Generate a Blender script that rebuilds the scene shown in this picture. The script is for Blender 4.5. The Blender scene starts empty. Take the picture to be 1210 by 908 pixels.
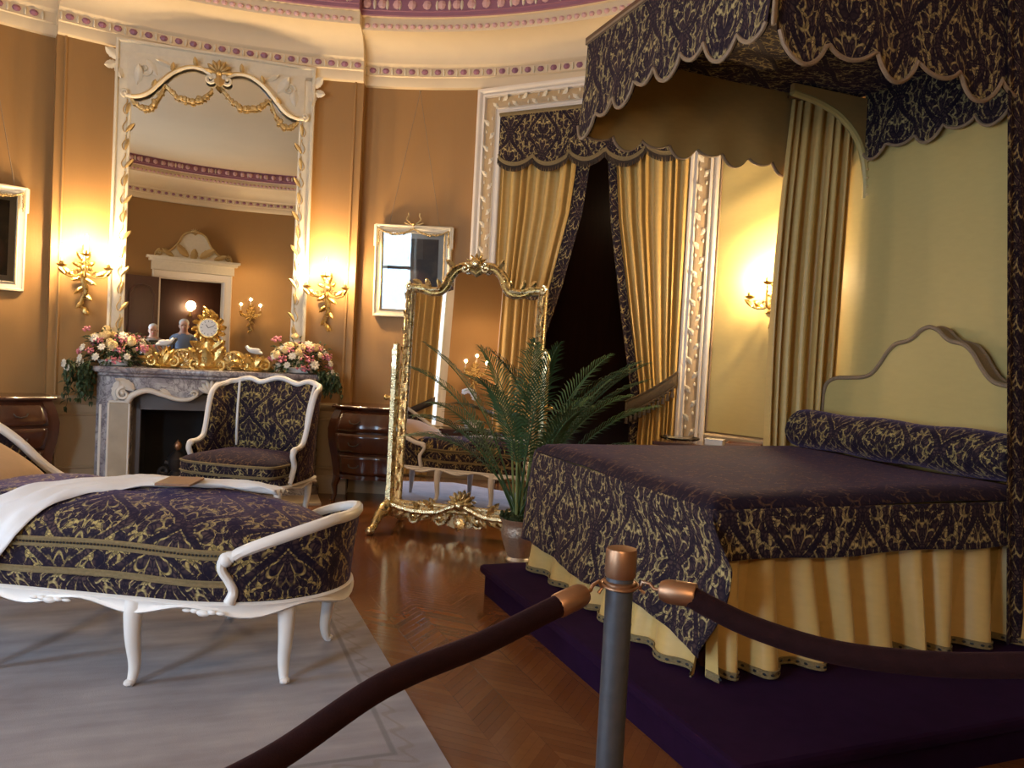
import bpy, math, random
from mathutils import Vector, Matrix
V = Vector
PI = math.pi
rnd = random.Random(7)
S = bpy.context.scene
COL = S.collection

# ------------------------------------------------------------------ camera
H = 1.4
cam_d = bpy.data.cameras.new('camera')
cam_d.sensor_width = 36.0
cam_d.lens = 36.0 * 940 / 1210
cam_d.clip_start = 0.05
cam = bpy.data.objects.new('camera', cam_d)
COL.objects.link(cam)
_p, _r = math.radians(2.07), math.radians(3.0)
_F = V((0, math.cos(_p), -math.sin(_p))); _U0 = V((0, math.sin(_p), math.cos(_p))); _R0 = V((1, 0, 0))
_R = math.cos(_r) * _R0 + math.sin(_r) * _U0
_U = math.cos(_r) * _U0 - math.sin(_r) * _R0
cam.matrix_world = Matrix(((_R.x, _U.x, -_F.x, 0), (_R.y, _U.y, -_F.y, 0), (_R.z, _U.z, -_F.z, H), (0, 0, 0, 1)))
S.camera = cam
S.view_settings.view_transform = 'Standard'
S.view_settings.look = 'None'
S.view_settings.exposure = -0.42
S.view_settings.gamma = 1.0
S.view_settings.use_curve_mapping = False
S.cycles.max_bounces = 8
S.cycles.diffuse_bounces = 4
S.cycles.glossy_bounces = 5
S.cycles.sample_clamp_indirect = 4.0
S.cycles.caustics_reflective = False
S.cycles.caustics_refractive = False

# ------------------------------------------------------------------ materials
class NT:
    """small node-tree writer"""
    def __init__(self, name):
        self.m = bpy.data.materials.new(name); self.m.use_nodes = True
        self.t = self.m.node_tree; self.n = self.t.nodes; self.l = self.t.links
        self.b = self.n['Principled BSDF']
    def put(self, sock, v):
        if isinstance(v, bpy.types.NodeSocket): self.l.new(v, sock)
        elif v is not None:
            if hasattr(sock, 'default_value'):
                try: sock.default_value = v
                except Exception: sock.default_value = (*v, 1.0)
    def math(self, op, a, b=None, c=None, clamp=False):
        n = self.n.new('ShaderNodeMath'); n.operation = op; n.use_clamp = clamp
        self.put(n.inputs[0], a); self.put(n.inputs[1], b); self.put(n.inputs[2], c)
        return n.outputs[0]
    def vmath(self, op, a, b=None, scale=None):
        n = self.n.new('ShaderNodeVectorMath'); n.operation = op
        self.put(n.inputs[0], a); self.put(n.inputs[1], b)
        if scale is not None: self.put(n.inputs['Scale'], scale)
        return n.outputs[0]
    def coord(self, which='UV'):
        return self.n.new('ShaderNodeTexCoord').outputs[which]
    def sep(self, v):
        n = self.n.new('ShaderNodeSeparateXYZ'); self.put(n.inputs[0], v); return n.outputs
    def comb(self, x=0.0, y=0.0, z=0.0):
        n = self.n.new('ShaderNodeCombineXYZ')
        for i, q in enumerate((x, y, z)): self.put(n.inputs[i], q)
        return n.outputs[0]
    def noise(self, vec, scale, detail=3.0, rough=0.5, dist=0.0):
        n = self.n.new('ShaderNodeTexNoise'); self.put(n.inputs['Vector'], vec)
        n.inputs['Scale'].default_value = scale; n.inputs['Detail'].default_value = detail
        n.inputs['Roughness'].default_value = rough; n.inputs['Distortion'].default_value = dist
        return n.outputs
    def voro(self, vec, scale, feature='F1'):
        n = self.n.new('ShaderNodeTexVoronoi'); n.feature = feature
        self.put(n.inputs['Vector'], vec); n.inputs['Scale'].default_value = scale
        return n.outputs
    def mapr(self, v, a, b, c=0.0, d=1.0, smooth=False):
        n = self.n.new('ShaderNodeMapRange'); n.interpolation_type = 'SMOOTHSTEP' if smooth else 'LINEAR'
        self.put(n.inputs[0], v)
        for i, q in enumerate((a, b, c, d)): self.put(n.inputs[i + 1], q)
        return n.outputs[0]
    def mix(self, f, a, b, blend='MIX'):
        n = self.n.new('ShaderNodeMix'); n.data_type = 'RGBA'; n.blend_type = blend
        self.put(n.inputs[0], f); self.put(n.inputs[6], a if not isinstance(a, tuple) else (*a, 1.0) if len(a) == 3 else a)
        self.put(n.inputs[7], b if not isinstance(b, tuple) else (*b, 1.0) if len(b) == 3 else b)
        return n.outputs[2]
    def ramp(self, f, stops):
        n = self.n.new('ShaderNodeValToRGB'); e = n.color_ramp.elements
        while len(e) < len(stops): e.new(0.5)
        for k, (p, c) in enumerate(stops): e[k].position = p; e[k].color = (*c, 1.0)
        self.put(n.inputs[0], f); return n.outputs[0]
    def bump(self, h, strength=0.3, dist=0.01):
        n = self.n.new('ShaderNodeBump'); n.inputs['Strength'].default_value = strength
        n.inputs['Distance'].default_value = dist; self.put(n.inputs['Height'], h)
        self.l.new(n.outputs[0], self.b.inputs['Normal'])
    def base(self, col=None, rough=None, metal=None, spec=None, sheen=None, sheen_tint=None, coat=None, coat_rough=None):
        I = self.b.inputs
        if col is not None: self.put(I['Base Color'], (*col, 1.0) if isinstance(col, tuple) and len(col) == 3 else col)
        for k, v in (('Roughness', rough), ('Metallic', metal), ('Specular IOR Level', spec), ('Sheen Weight', sheen),
                     ('Coat Weight', coat), ('Coat Roughness', coat_rough)):
            if v is not None: self.put(I[k], v)
        if sheen_tint is not None: I['Sheen Tint'].default_value = (*sheen_tint, 1.0); I['Sheen Roughness'].default_value = 0.45
        return self

def m_plain(name, col, rough=0.5, metal=0.0, var=0.12, scale=6.0, bump=0.0, bscale=60.0, **kw):
    t = NT(name); c = t.coord('Object')
    f = t.noise(c, scale, 4.0)[0]
    lo = tuple(q * (1 - var) for q in col); hi = tuple(min(1, q * (1 + var)) for q in col)
    t.base(t.mix(f, lo, hi), rough, metal, **kw)
    if bump: t.bump(t.noise(c, bscale, 3.0)[0], bump, 0.006)
    return t.m

def m_emit(name, col, strength):
    t = NT(name); t.base((0.0, 0.0, 0.0), 0.5)
    t.b.inputs['Emission Color'].default_value = (*col, 1.0)
    t.b.inputs['Emission Strength'].default_value = strength
    return t.m

def m_damask(name, w=0.34, h=0.46, gold=(0.46, 0.36, 0.16), thr=0.05, gold_amt=1.0, tone=(0.105, 0.065, 0.055), sheen=0.14, tint=(0.40, 0.26, 0.45)):
    """cut-velvet damask: dark mirrored leaves with a gold ground showing between them"""
    t = NT(name)
    x, y, _ = t.sep(t.coord('UV'))
    xs = t.math('DIVIDE', x, w)
    col = t.math('FLOOR', xs)
    ax = t.math('ABSOLUTE', t.math('SUBTRACT', t.math('SUBTRACT', xs, col), 0.5))
    par = t.math('MODULO', t.math('ABSOLUTE', col), 2.0)
    yy = t.math('ADD', t.math('DIVIDE', y, h), t.math('MULTIPLY', par, 0.5))
    fy = t.math('FRACT', yy)
    mx = t.math('MULTIPLY', ax, w); my = t.math('MULTIPLY', fy, h)
    vec = t.comb(mx, my, 0.0)
    nz = t.noise(vec, 9.0, 2.0)[1]
    dv = t.vmath('ADD', vec, t.vmath('SCALE', t.vmath('SUBTRACT', nz, (0.5, 0.5, 0.5)), scale=0.09))
    e1 = t.voro(t.vmath('MULTIPLY', dv, (1.25, 0.8, 1.0)), 18.0, 'DISTANCE_TO_EDGE')[0]
    e2 = t.voro(dv, 47.0, 'DISTANCE_TO_EDGE')[0]
    nb = t.noise(vec, 13.0, 2.0)[0]
    th = t.mapr(nb, 0.38, 0.70, 0.0, thr * 2.9)
    g1 = t.math('MULTIPLY', t.mapr(t.math('SUBTRACT', th, e1), -0.01, 0.015), t.mapr(e2, 0.012, 0.06))
    # palmette in the middle of each repeat
    px, py = t.math('MULTIPLY', mx, 1.25), t.math('MULTIPLY', t.math('SUBTRACT', my, h * 0.40), .8)
    r = t.math('SQRT', t.math('ADD', t.math('MULTIPLY', px, px), t.math('MULTIPLY', py, py)))
    ph = t.math('ARCTAN2', px, py)
    lob = t.math('ABSOLUTE', t.math('SINE', t.math('ADD', t.math('MULTIPLY', ph, 5.5), t.math('MULTIPLY', r, 14.0))))
    rim = t.math('ADD', 0.075, t.math('MULTIPLY', lob, 0.035))
    inside = t.mapr(t.math('SUBTRACT', rim, r), -0.004, 0.004)
    g2 = t.math('MULTIPLY', t.mapr(lob, 0.16, 0.30, 1.0, 0.0), t.mapr(r, 0.035, 0.06))
    edge = t.mapr(t.math('ABSOLUTE', t.math('SUBTRACT', r, t.math('ADD', rim, 0.008))), 0.004, 0.009, 1.0, 0.0)
    g = t.mix(inside, g1, g2)
    g = t.math('MAXIMUM', g, t.math('MULTIPLY', edge, t.mapr(nb, 0.35, 0.55)))
    # ogee stems
    og = t.math('ABSOLUTE', t.math('SUBTRACT', ax, t.math('ADD', 0.25, t.math('MULTIPLY', t.math('COSINE', t.math('MULTIPLY', fy, 2 * PI)), 0.2))))
    band = t.mapr(og, 0.045, 0.06, 1.0, 0.0)
    bedge = t.math('MULTIPLY', t.mapr(t.math('ABSOLUTE', t.math('SUBTRACT', og, 0.07)), 0.006, 0.016, 1.0, 0.0), t.mapr(e2, 0.06, 0.2))
    g = t.math('MAXIMUM', t.math('MULTIPLY', g, t.math('SUBTRACT', 1.0, band)), t.math('MULTIPLY', bedge, 0.9))
    g = t.math('MULTIPLY', g, gold_amt, clamp=True)
    pile = t.mix(t.math('MULTIPLY', t.mapr(e2, 0.02, 0.30), t.mapr(nb, 0.3, 0.7)), (0.008, 0.005, 0.014), tone)
    gn = t.noise(vec, 55.0, 2.0)[0]
    gcol = t.mix(t.mapr(gn, .35, .65), tuple(q * 0.35 for q in gold), gold)
    t.base(t.mix(g, pile, gcol), 0.8, 0.0, spec=0.15, sheen=sheen, sheen_tint=tint)
    t.bump(t.math('SUBTRACT', 1.0, g), 0.5, 0.003)
    return t.m

def m_silk(name, col, var=0.1, rough=0.42, weave=420.0):
    t = NT(name); c = t.coord('Object')
    f = t.noise(t.vmath('MULTIPLY', c, (1.0, 1.0, 3.0)), 14.0, 3.0)[0]
    t.base(t.mix(f, tuple(q * (1 - var) for q in col), tuple(q * (1 + var) for q in col)), rough, 0.0, spec=0.35, sheen=0.15, sheen_tint=(1.0, 0.9, 0.6))
    t.bump(t.noise(t.vmath('MULTIPLY', c, (1.0, 1.0, 4.0)), weave / 4, 2.0)[0], 0.08, 0.002)
    return t.m

def m_gilt(name, col=(0.86, 0.60, 0.22), rough=0.3, bump=0.5, bscale=70.0, metal=1.0):
    t = NT(name); c = t.coord('Object')
    f = t.noise(c, 30.0, 3.0)[0]
    t.base(t.mix(f, tuple(q * 0.72 for q in col), col), t.mapr(f, 0.3, 0.7, rough * 0.75, rough * 1.4), metal)
    t.bump(t.noise(c, bscale, 3.0)[0], bump, 0.006)
    return t.m

def m_wood(name, a, b, rough=0.25, scale=6.0, coat=0.4, stretch=(1.0, 1.0, 0.12)):
    t = NT(name); c = t.vmath('MULTIPLY', t.coord('Object'), stretch)
    f = t.noise(c, scale * 3, 5.0, 0.6, 1.2)[0]
    t.base(t.mix(f, a, b), rough, 0.0, coat=coat, coat_rough=0.12)
    return t.m

def m_marble(name):
    t = NT(name); c = t.coord('Object')
    n1 = t.noise(c, 4.0, 6.0, 0.65, 1.6)[0]
    v = t.math('ABSOLUTE', t.math('SUBTRACT', t.noise(c, 5.5, 5.0, 0.6, 2.0)[0], 0.5))
    base = t.ramp(n1, ((0.3, (0.16, 0.13, 0.15)), (0.5, (0.36, 0.32, 0.32)), (0.68, (0.62, 0.58, 0.55))))
    t.base(t.mix(t.mapr(v, 0.0, 0.045, 0.75, 0.0), base, (0.09, 0.07, 0.09)), 0.22, 0.0, spec=0.5)
    return t.m

def m_parquet(name):
    t = NT(name)
    c = t.coord('Object')
    x, y, _ = t.sep(c)
    a = math.radians(24)
    u = t.math('ADD', t.math('MULTIPLY', x, math.cos(a)), t.math('MULTIPLY', y, math.sin(a)))
    v = t.math('SUBTRACT', t.math('MULTIPLY', y, math.cos(a)), t.math('MULTIPLY', x, math.sin(a)))
    # herringbone: zig-zag strips, each cut into slanted blocks
    w = 0.055
    strip = 0.19
    su = t.math('DIVIDE', u, strip); k = t.math('FLOOR', su)
    s = t.math('SUBTRACT', t.math('MULTIPLY', t.math('MODULO', t.math('ABSOLUTE', k), 2.0), 2.0), 1.0)
    fu = t.math('SUBTRACT', t.math('SUBTRACT', su, k), 0.5)
    vv = t.math('DIVIDE', t.math('ADD', v, t.math('MULTIPLY', t.math('MULTIPLY', fu, s), strip)), w)
    blk = t.math('FLOOR', vv)
    fv = t.math('ABSOLUTE', t.math('SUBTRACT', t.math('FRACT', vv), 0.5))
    wn = t.n.new('ShaderNodeTexWhiteNoise'); wn.noise_dimensions = '2D'
    t.put(wn.inputs['Vector'], t.comb(k, blk, 0.0))
    grain = t.noise(t.vmath('MULTIPLY', c, (9.0, 9.0, 1.0)), 4.0, 4.0)[0]
    col = t.mix(wn.outputs[0], (0.15, 0.052, 0.016), (0.20, 0.076, 0.024))
    col = t.mix(t.math('MULTIPLY', grain, 0.45), col, (0.10, 0.035, 0.012))
    seam = t.math('MAXIMUM', t.mapr(fv, 0.47, 0.5), t.mapr(t.math('ABSOLUTE', fu), 0.49, 0.5))
    col = t.mix(t.math('MULTIPLY', seam, 0.4), col, (0.03, 0.012, 0.006))
    t.base(col, t.mapr(grain, 0.3, 0.7, 0.10, 0.18), 0.0, spec=0.6)
    t.bump(t.math('SUBTRACT', 1.0, seam), 0.12, 0.002)
    return t.m

def m_wall(name, col, var=0.08):
    t = NT(name); c = t.coord('Object')
    f = t.noise(c, 2.2, 4.0)[0]
    th = t.noise(t.vmath('MULTIPLY', c, (1.0, 1.0, 0.08)), 160.0, 2.0)[0]
    k = t.math('ADD', t.math('MULTIPLY', f, 0.6), t.math('MULTIPLY', th, 0.4))
    t.base(t.mix(k, tuple(q * (1 - var) for q in col), tuple(q * (1 + var) for q in col)), 0.55, 0.0, spec=0.3)
    t.bump(th, 0.12, 0.002)
    return t.m

def m_mirror(name, tint=(0.86, 0.85, 0.84), rough=0.0):
    t = NT(name)
    f = t.noise(t.coord('Object'), 3.0, 3.0)[0]
    t.base(t.mix(f, tuple(q * 0.96 for q in tint), tint), rough, 1.0)
    return t.m

def m_rug(name):
    t = NT(name); x, y, _ = t.sep(t.coord('Object'))
    c = t.coord('Object')
    big = t.noise(c, 1.6, 5.0, 0.6)[0]
    streak = t.noise(t.vmath('MULTIPLY', c, (1.0, 5.0, 1.0)), 2.4, 4.0)[0]
    col = t.ramp(t.math('ADD', t.math('MULTIPLY', big, 0.6), t.math('MULTIPLY', streak, 0.4)),
                 ((0.34, (0.19, 0.155, 0.15)), (0.5, (0.27, 0.235, 0.23)), (0.66, (0.36, 0.32, 0.31))))
    # border lines woven parallel to the edges (rug half sizes RX, RY set in object units)
    dx = t.math('SUBTRACT', RUG_X, t.math('ABSOLUTE', x)); dy = t.math('SUBTRACT', RUG_Y, t.math('ABSOLUTE', y))
    d = t.math('MINIMUM', dx, dy)
    line = t.mapr(t.math('ABSOLUTE', t.math('SUBTRACT', d, 0.16)), 0.006, 0.014, 1.0, 0.0)
    wav = t.math('MULTIPLY', t.math('SINE', t.math('MULTIPLY', t.math('ADD', x, y), 46.0)), 0.02)
    vine = t.mapr(t.math('ABSOLUTE', t.math('SUBTRACT', t.math('ADD', d, wav), 0.11)), 0.006, 0.014, 1.0, 0.0)
    col = t.mix(t.math('MULTIPLY', line, 0.6), col, (0.12, 0.10, 0.09))
    col = t.mix(t.math('MULTIPLY', vine, 0.35), col, (0.17, 0.12, 0.07))
    t.base(col, 0.95, 0.0, spec=0.1, sheen=0.25, sheen_tint=(0.8, 0.85, 1.0))
    t.bump(t.noise(c, 260.0, 2.0)[0], 0.35, 0.004)
    return t.m

RUG_X, RUG_Y = 1.9, 2.12
M = {}
M['wall'] = m_wall('wall_silk', (0.32, 0.175, 0.062))
M['dado'] = m_plain('dado_paint', (0.46, 0.36, 0.235), 0.45, var=0.06)
M['cream'] = m_plain('cream_plaster', (0.72, 0.58, 0.38), 0.6, var=0.05)
M['dome'] = m_plain('dome_plaster', (0.62, 0.49, 0.31), 0.7, var=0.07, scale=1.5)
M['mauve'] = m_plain('mauve_paint', (0.30, 0.13, 0.19), 0.5, var=0.1)
M['pink'] = m_plain('pink_paint', (0.62, 0.38, 0.38), 0.5, var=0.08)
M['floor'] = m_parquet('parquet')
M['rug'] = m_rug('rug_wool')
M['damask'] = m_damask('damask_velvet')
M['damask_small'] = m_damask('damask_velvet_small', 0.19, 0.26, thr=0.05)
M['damask_top'] = m_damask('damask_velvet_pile_shade', gold=(0.20, 0.11, 0.05), thr=0.035, gold_amt=0.55, tone=(0.035, 0.016, 0.02))  # gold and pile darkened in the colour to imitate velvet at grazing view
M['damask_seat'] = m_damask('damask_velvet_seat', 0.40, 0.40, thr=0.05, gold=(0.46, 0.35, 0.13), sheen=0.28, tint=(0.40, 0.30, 0.66))
M['gold_silk'] = m_silk('gold_silk', (0.56, 0.375, 0.13))
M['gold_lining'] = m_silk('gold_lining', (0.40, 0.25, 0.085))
M['back_silk'] = m_silk('back_silk', (0.50, 0.39, 0.15), 0.06)
M['braid'] = m_plain('olive_braid', (0.20, 0.145, 0.065), 0.8, var=0.35, scale=90.0, bump=0.6, bscale=160.0)
M['dark_braid'] = m_plain('dark_braid', (0.045, 0.03, 0.022), 0.85, var=0.5, scale=90.0, bump=0.6, bscale=140.0)
M['tie_braid'] = m_plain('brown_tieback_braid', (0.085, 0.058, 0.03), 0.85, var=0.4, scale=90.0, bump=0.6, bscale=150.0)
M['taupe_cord'] = m_plain('taupe_cord', (0.26, 0.18, 0.11), 0.7, var=0.3, scale=120.0)
M['gilt'] = m_gilt('gilt_bronze')
M['gilt_pale'] = m_gilt('pale_gilt', (0.92, 0.76, 0.44), 0.26, 0.4)
M['gilt_paint'] = m_gilt('gilt_paint', (0.60, 0.42, 0.18), 0.45, 0.5, metal=0.6)
M['cream_frame'] = m_plain('cream_frame', (0.70, 0.62, 0.47), 0.4, var=0.1, scale=25.0)
M['tan_ground'] = m_plain('tan_ground', (0.46, 0.33, 0.18), 0.5, var=0.15, scale=40.0)
M['white_paint'] = m_plain('white_paint', (0.80, 0.76, 0.72), 0.32, var=0.05)
M['white_trim'] = m_plain('white_trim', (0.74, 0.66, 0.56), 0.42, var=0.05)
M['marble'] = m_marble('grey_marble')
M['marble_tan'] = m_plain('tan_marble', (0.42, 0.33, 0.22), 0.3, var=0.35, scale=5.0)
M['soot'] = m_plain('soot', (0.012, 0.011, 0.012), 0.9, var=0.4)
M['iron'] = m_plain('dark_iron', (0.05, 0.045, 0.045), 0.45, 0.7, var=0.3)
M['slate'] = m_plain('slate_slip', (0.10, 0.085, 0.085), 0.35, var=0.3)
M['mirror'] = m_mirror('silvered_glass')
M['cheval_glass'] = m_mirror('cheval_glass', (0.78, 0.78, 0.88))  # blue-violet tint imitates a daylit haze on the glass
M['mahogany'] = m_wood('mahogany', (0.035, 0.011, 0.007), (0.085, 0.028, 0.014), 0.22, 6.0, 0.6)
M['dark_wood'] = m_wood('dark_door_wood', (0.05, 0.018, 0.012), (0.10, 0.038, 0.022), 0.4, 5.0, 0.2)
M['purple'] = m_plain('purple_velvet', (0.014, 0.004, 0.018), 0.95, var=0.35, scale=12.0, sheen=0.05, sheen_tint=(0.45, 0.2, 0.6), spec=0.05)
M['rope'] = m_plain('maroon_velvet', (0.012, 0.004, 0.005), 0.95, var=0.4, scale=40.0, sheen=0.08, sheen_tint=(0.5, 0.2, 0.25), spec=0.1, bump=0.3, bscale=300.0)
M['brass'] = m_plain('aged_brass', (0.36, 0.20, 0.115), 0.42, 0.9, var=0.15, scale=30.0)
M['post'] = m_plain('brushed_steel', (0.095, 0.105, 0.125), 0.45, 0.6, var=0.25, scale=40.0)
M['linen'] = m_plain('white_muslin', (0.78, 0.76, 0.76), 0.7, var=0.07, scale=9.0)
M['beige'] = m_plain('beige_cushion', (0.56, 0.38, 0.24), 0.75, var=0.1, scale=20.0)
M['leaf'] = m_plain('palm_leaf', (0.036, 0.085, 0.03), 0.5, var=0.35, scale=8.0)
M['leaf2'] = m_plain('bouquet_leaf', (0.045, 0.075, 0.028), 0.55, var=0.4, scale=20.0)
M['stem'] = m_plain('palm_stem', (0.20, 0.25, 0.09), 0.5, var=0.3, scale=20.0)
M['moss'] = m_plain('moss', (0.030, 0.045, 0.014), 0.95, var=0.5, scale=60.0, bump=0.8, bscale=120.0)
M['silver'] = m_plain('hammered_silver', (0.75, 0.70, 0.62), 0.3, 0.85, var=0.2, scale=60.0, bump=0.9, bscale=55.0)
M['porcelain'] = m_plain('porcelain', (0.82, 0.78, 0.72), 0.18, var=0.04)
M['black'] = m_plain('black_enamel', (0.01, 0.01, 0.012), 0.3)
M['glass'] = None
M['book'] = m_plain('tan_leather', (0.23, 0.11, 0.05), 0.5, var=0.25, scale=25.0)
M['paper'] = m_plain('paper', (0.78, 0.74, 0.66), 0.7, var=0.05)
M['flame'] = m_emit('flame_bulb', (1.0, 0.72, 0.36), 60.0)
M['candle'] = m_plain('candle_wax', (0.85, 0.74, 0.55), 0.4)
M['bulb_glass'] = M['flame']
for nm, c in dict(fl_white=(0.80, 0.72, 0.58), fl_cream=(0.80, 0.60, 0.28), fl_peach=(0.78, 0.42, 0.22), fl_pink=(0.62, 0.20, 0.24), fl_plum=(0.16, 0.03, 0.07)).items():
    M[nm] = m_plain(nm, c, 0.6, var=0.2, scale=60.0)

def m_glass(name, col=(0.9, 0.92, 0.93), rough=0.0, ior=1.5):
    t = NT(name)
    g = t.n.new('ShaderNodeBsdfGlossy'); g.inputs['Roughness'].default_value = rough
    tr = t.n.new('ShaderNodeBsdfTransparent'); tr.inputs['Color'].default_value = (*col, 1)
    fr = t.n.new('ShaderNodeFresnel'); fr.inputs['IOR'].default_value = ior
    mx = t.n.new('ShaderNodeMixShader')
    t.l.new(fr.outputs[0], mx.inputs[0]); t.l.new(tr.outputs[0], mx.inputs[1]); t.l.new(g.outputs[0], mx.inputs[2])
    t.l.new(mx.outputs[0], t.n['Material Output'].inputs['Surface'])
    return t.m
M['glass'] = m_glass('clear_glass')
M['picture_glass'] = m_glass('picture_glass', ior=1.8)
WIN_E, WORLD_E = 100.0, 40.0
# ------------------------------------------------------------------ mesh builder
class MB:
    def __init__(self):
        self.v = []; self.f = []; self.uv = []; self.mi = []; self.cur = 0
    def face(self, idx, uvs=None):
        self.f.append(tuple(idx)); self.mi.append(self.cur)
        self.uv.append(uvs if uvs else [(self.v[i][0] + self.v[i][1], self.v[i][2]) for i in idx])
    def grid(self, P, cu=False, cv=False, uvo=(0.0, 0.0), uvs=None, flip=False):
        """P[i][j]; u runs along j, v along i; UV in metres unless uvs(i,j) is given"""
        o = len(self.v); n, m = len(P), len(P[0])
        for r in P: self.v += [tuple(q) for q in r]
        if uvs is None:
            mid = n // 2
            us = [0.0]
            for j in range(1, m + 1): us.append(us[-1] + (V(P[mid][j % m]) - V(P[mid][j - 1])).length)
            vs = [0.0]
            for i in range(1, n + 1): vs.append(vs[-1] + (V(P[i % n][m // 2]) - V(P[i - 1][m // 2])).length)
            uvs = lambda i, j: (us[j] + uvo[0], vs[i] + uvo[1])
        for i in range(n if cv else n - 1):
            for j in range(m if cu else m - 1):
                a, b = (i, j), (i, j + 1); c, d = (i + 1, j + 1), (i + 1, j)
                q = [a, b, c, d] if not flip else [d, c, b, a]
                self.face([o + (s % n) * m + (t % m) for s, t in q], [uvs(s, t) for s, t in q])
        return self
    def tube(self, pts, r, n=8, caps=True, closed=False, up=None, flat=1.0):
        pts = [V(p) for p in pts]; k = len(pts)
        rr = r if isinstance(r, (list, tuple)) else [r] * k
        N = None; rings = []
        for i, p in enumerate(pts):
            if closed: T = pts[(i + 1) % k] - pts[i - 1]
            else: T = pts[min(i + 1, k - 1)] - pts[max(i - 1, 0)]
            T = T.normalized() if T.length > 1e-9 else V((0, 0, 1))
            if N is None:
                a = V(up) if up else (V((0, 0, 1)) if abs(T.z) < 0.9 else V((1, 0, 0)))
                N = (a - T * a.dot(T)).normalized()
            else:
                N = N - T * N.dot(T)
                N = N.normalized() if N.length > 1e-6 else T.orthogonal().normalized()
            B = T.cross(N)
            rings.append([p + (N * math.cos(2 * PI * j / n) + B * math.sin(2 * PI * j / n) * flat) * rr[i] for j in range(n)])
        o = len(self.v)
        self.grid(rings, cu=True, cv=closed)
        if caps and not closed:
            self.face([o + j for j in range(n)][::-1]); self.face([o + (k - 1) * n + j for j in range(n)])
        return self
    def lathe(self, prof, n=24, c=(0, 0, 0), lob=0, lobamp=0.0, sx=1.0, sy=1.0):
        P = []
        for r, z in prof:
            P.append([(c[0] + sx * r * (1 + lobamp * math.cos(lob * 2 * PI * j / n)) * math.cos(2 * PI * j / n),
                       c[1] + sy * r * (1 + lobamp * math.cos(lob * 2 * PI * j / n)) * math.sin(2 * PI * j / n), c[2] + z) for j in range(n)])
        o = len(self.v)
        self.grid(P, cu=True)
        if prof[0][0] > 1e-4: self.face([o + j for j in range(n)][::-1])
        if prof[-1][0] > 1e-4: self.face([o + (len(prof) - 1) * n + j for j in range(n)])
        return self
    def ball(self, c, r, n=10, rings=6, ax=None):
        if not isinstance(r, (tuple, list)): r = (r, r, r)
        ax = ax or (V((1, 0, 0)), V((0, 1, 0)), V((0, 0, 1)))
        P = []
        for i in range(rings + 1):
            t = PI * i / rings; s, q = max(math.sin(t), 0.02), -math.cos(t)
            P.append([V(c) + ax[0] * (r[0] * s * math.cos(2 * PI * j / n)) + ax[1] * (r[1] * s * math.sin(2 * PI * j / n)) + ax[2] * (r[2] * q) for j in range(n)])
        return self.grid(P, cu=True)
    def box(self, c, s, rz=0.0):
        o = len(self.v); cs, sn = math.cos(rz), math.sin(rz)
        for z in (-.5, .5):
            for y in (-.5, .5):
                for x in (-.5, .5):
                    X, Y = x * s[0], y * s[1]
                    self.v.append((c[0] + X * cs - Y * sn, c[1] + X * sn + Y * cs, c[2] + z * s[2]))
        for q in ((0, 2, 3, 1), (4, 5, 7, 6), (0, 1, 5, 4), (2, 6, 7, 3), (0, 4, 6, 2), (1, 3, 7, 5)):
            self.face([o + i for i in q])
        return self
    def prism(self, poly, fn, a, b):
        """outline poly [(u,w)] extruded between depths a and b; fn(u,w,d) -> point"""
        o = len(self.v); n = len(poly)
        for d in (a, b): self.v += [tuple(fn(u, w, d)) for u, w in poly]
        self.face(list(range(o, o + n)), [q for q in poly])
        self.face(list(range(o + 2 * n - 1, o + n - 1, -1)), [q for q in poly[::-1]])
        for i in range(n):
            j = (i + 1) % n; self.face([o + i, o + n + i, o + n + j, o + j])
        return self
    def build(self, name, mats, parent=None, smooth=True, bevel=0.0, sub=0, solid=0.0, angle=40, off=0.0):
        me = bpy.data.meshes.new(name)
        me.from_pydata([tuple(q) for q in self.v], [], self.f)
        uvl = me.uv_layers.new(name='UVMap'); k = 0
        data = []
        for u in self.uv:
            for q in u: data += [q[0], q[1]]
        uvl.data.foreach_set('uv', data)
        ms = mats if isinstance(mats, (list, tuple)) else [mats]
        for m_ in ms: me.materials.append(M[m_] if isinstance(m_, str) else m_)
        me.polygons.foreach_set('material_index', self.mi)
        if smooth:
            me.polygons.foreach_set('use_smooth', [True] * len(me.polygons))
            if angle < 180: me.set_sharp_from_angle(angle=math.radians(angle))
        me.update()
        o = bpy.data.objects.new(name, me); COL.objects.link(o)
        if parent is not None: o.parent = parent
        if solid:
            md = o.modifiers.new('solid', 'SOLIDIFY'); md.thickness = solid; md.offset = off
        if bevel:
            md = o.modifiers.new('bevel', 'BEVEL'); md.width = bevel; md.segments = 2; md.limit_method = 'ANGLE'
        if sub:
            md = o.modifiers.new('sub', 'SUBSURF'); md.levels = sub; md.render_levels = sub
        return o

def tag(o, label, cat, group=None):
    o['label'] = label; o['category'] = cat
    if group: o['group'] = group
    return o
def thing(name, label, cat, loc=(0, 0, 0), rz=0.0, group=None):
    o = bpy.data.objects.new(name, None); COL.objects.link(o)
    o.empty_display_size = 0.1
    o.location = loc; o.rotation_euler = (0, 0, math.radians(rz))
    return tag(o, label, cat, group)
def struct(o):
    o['kind'] = 'structure'; return o
def copy_tree(o, parent=None):
    c = o.copy(); COL.objects.link(c); c.parent = parent
    for ch in list(o.children): copy_tree(ch, c)
    return c

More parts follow.
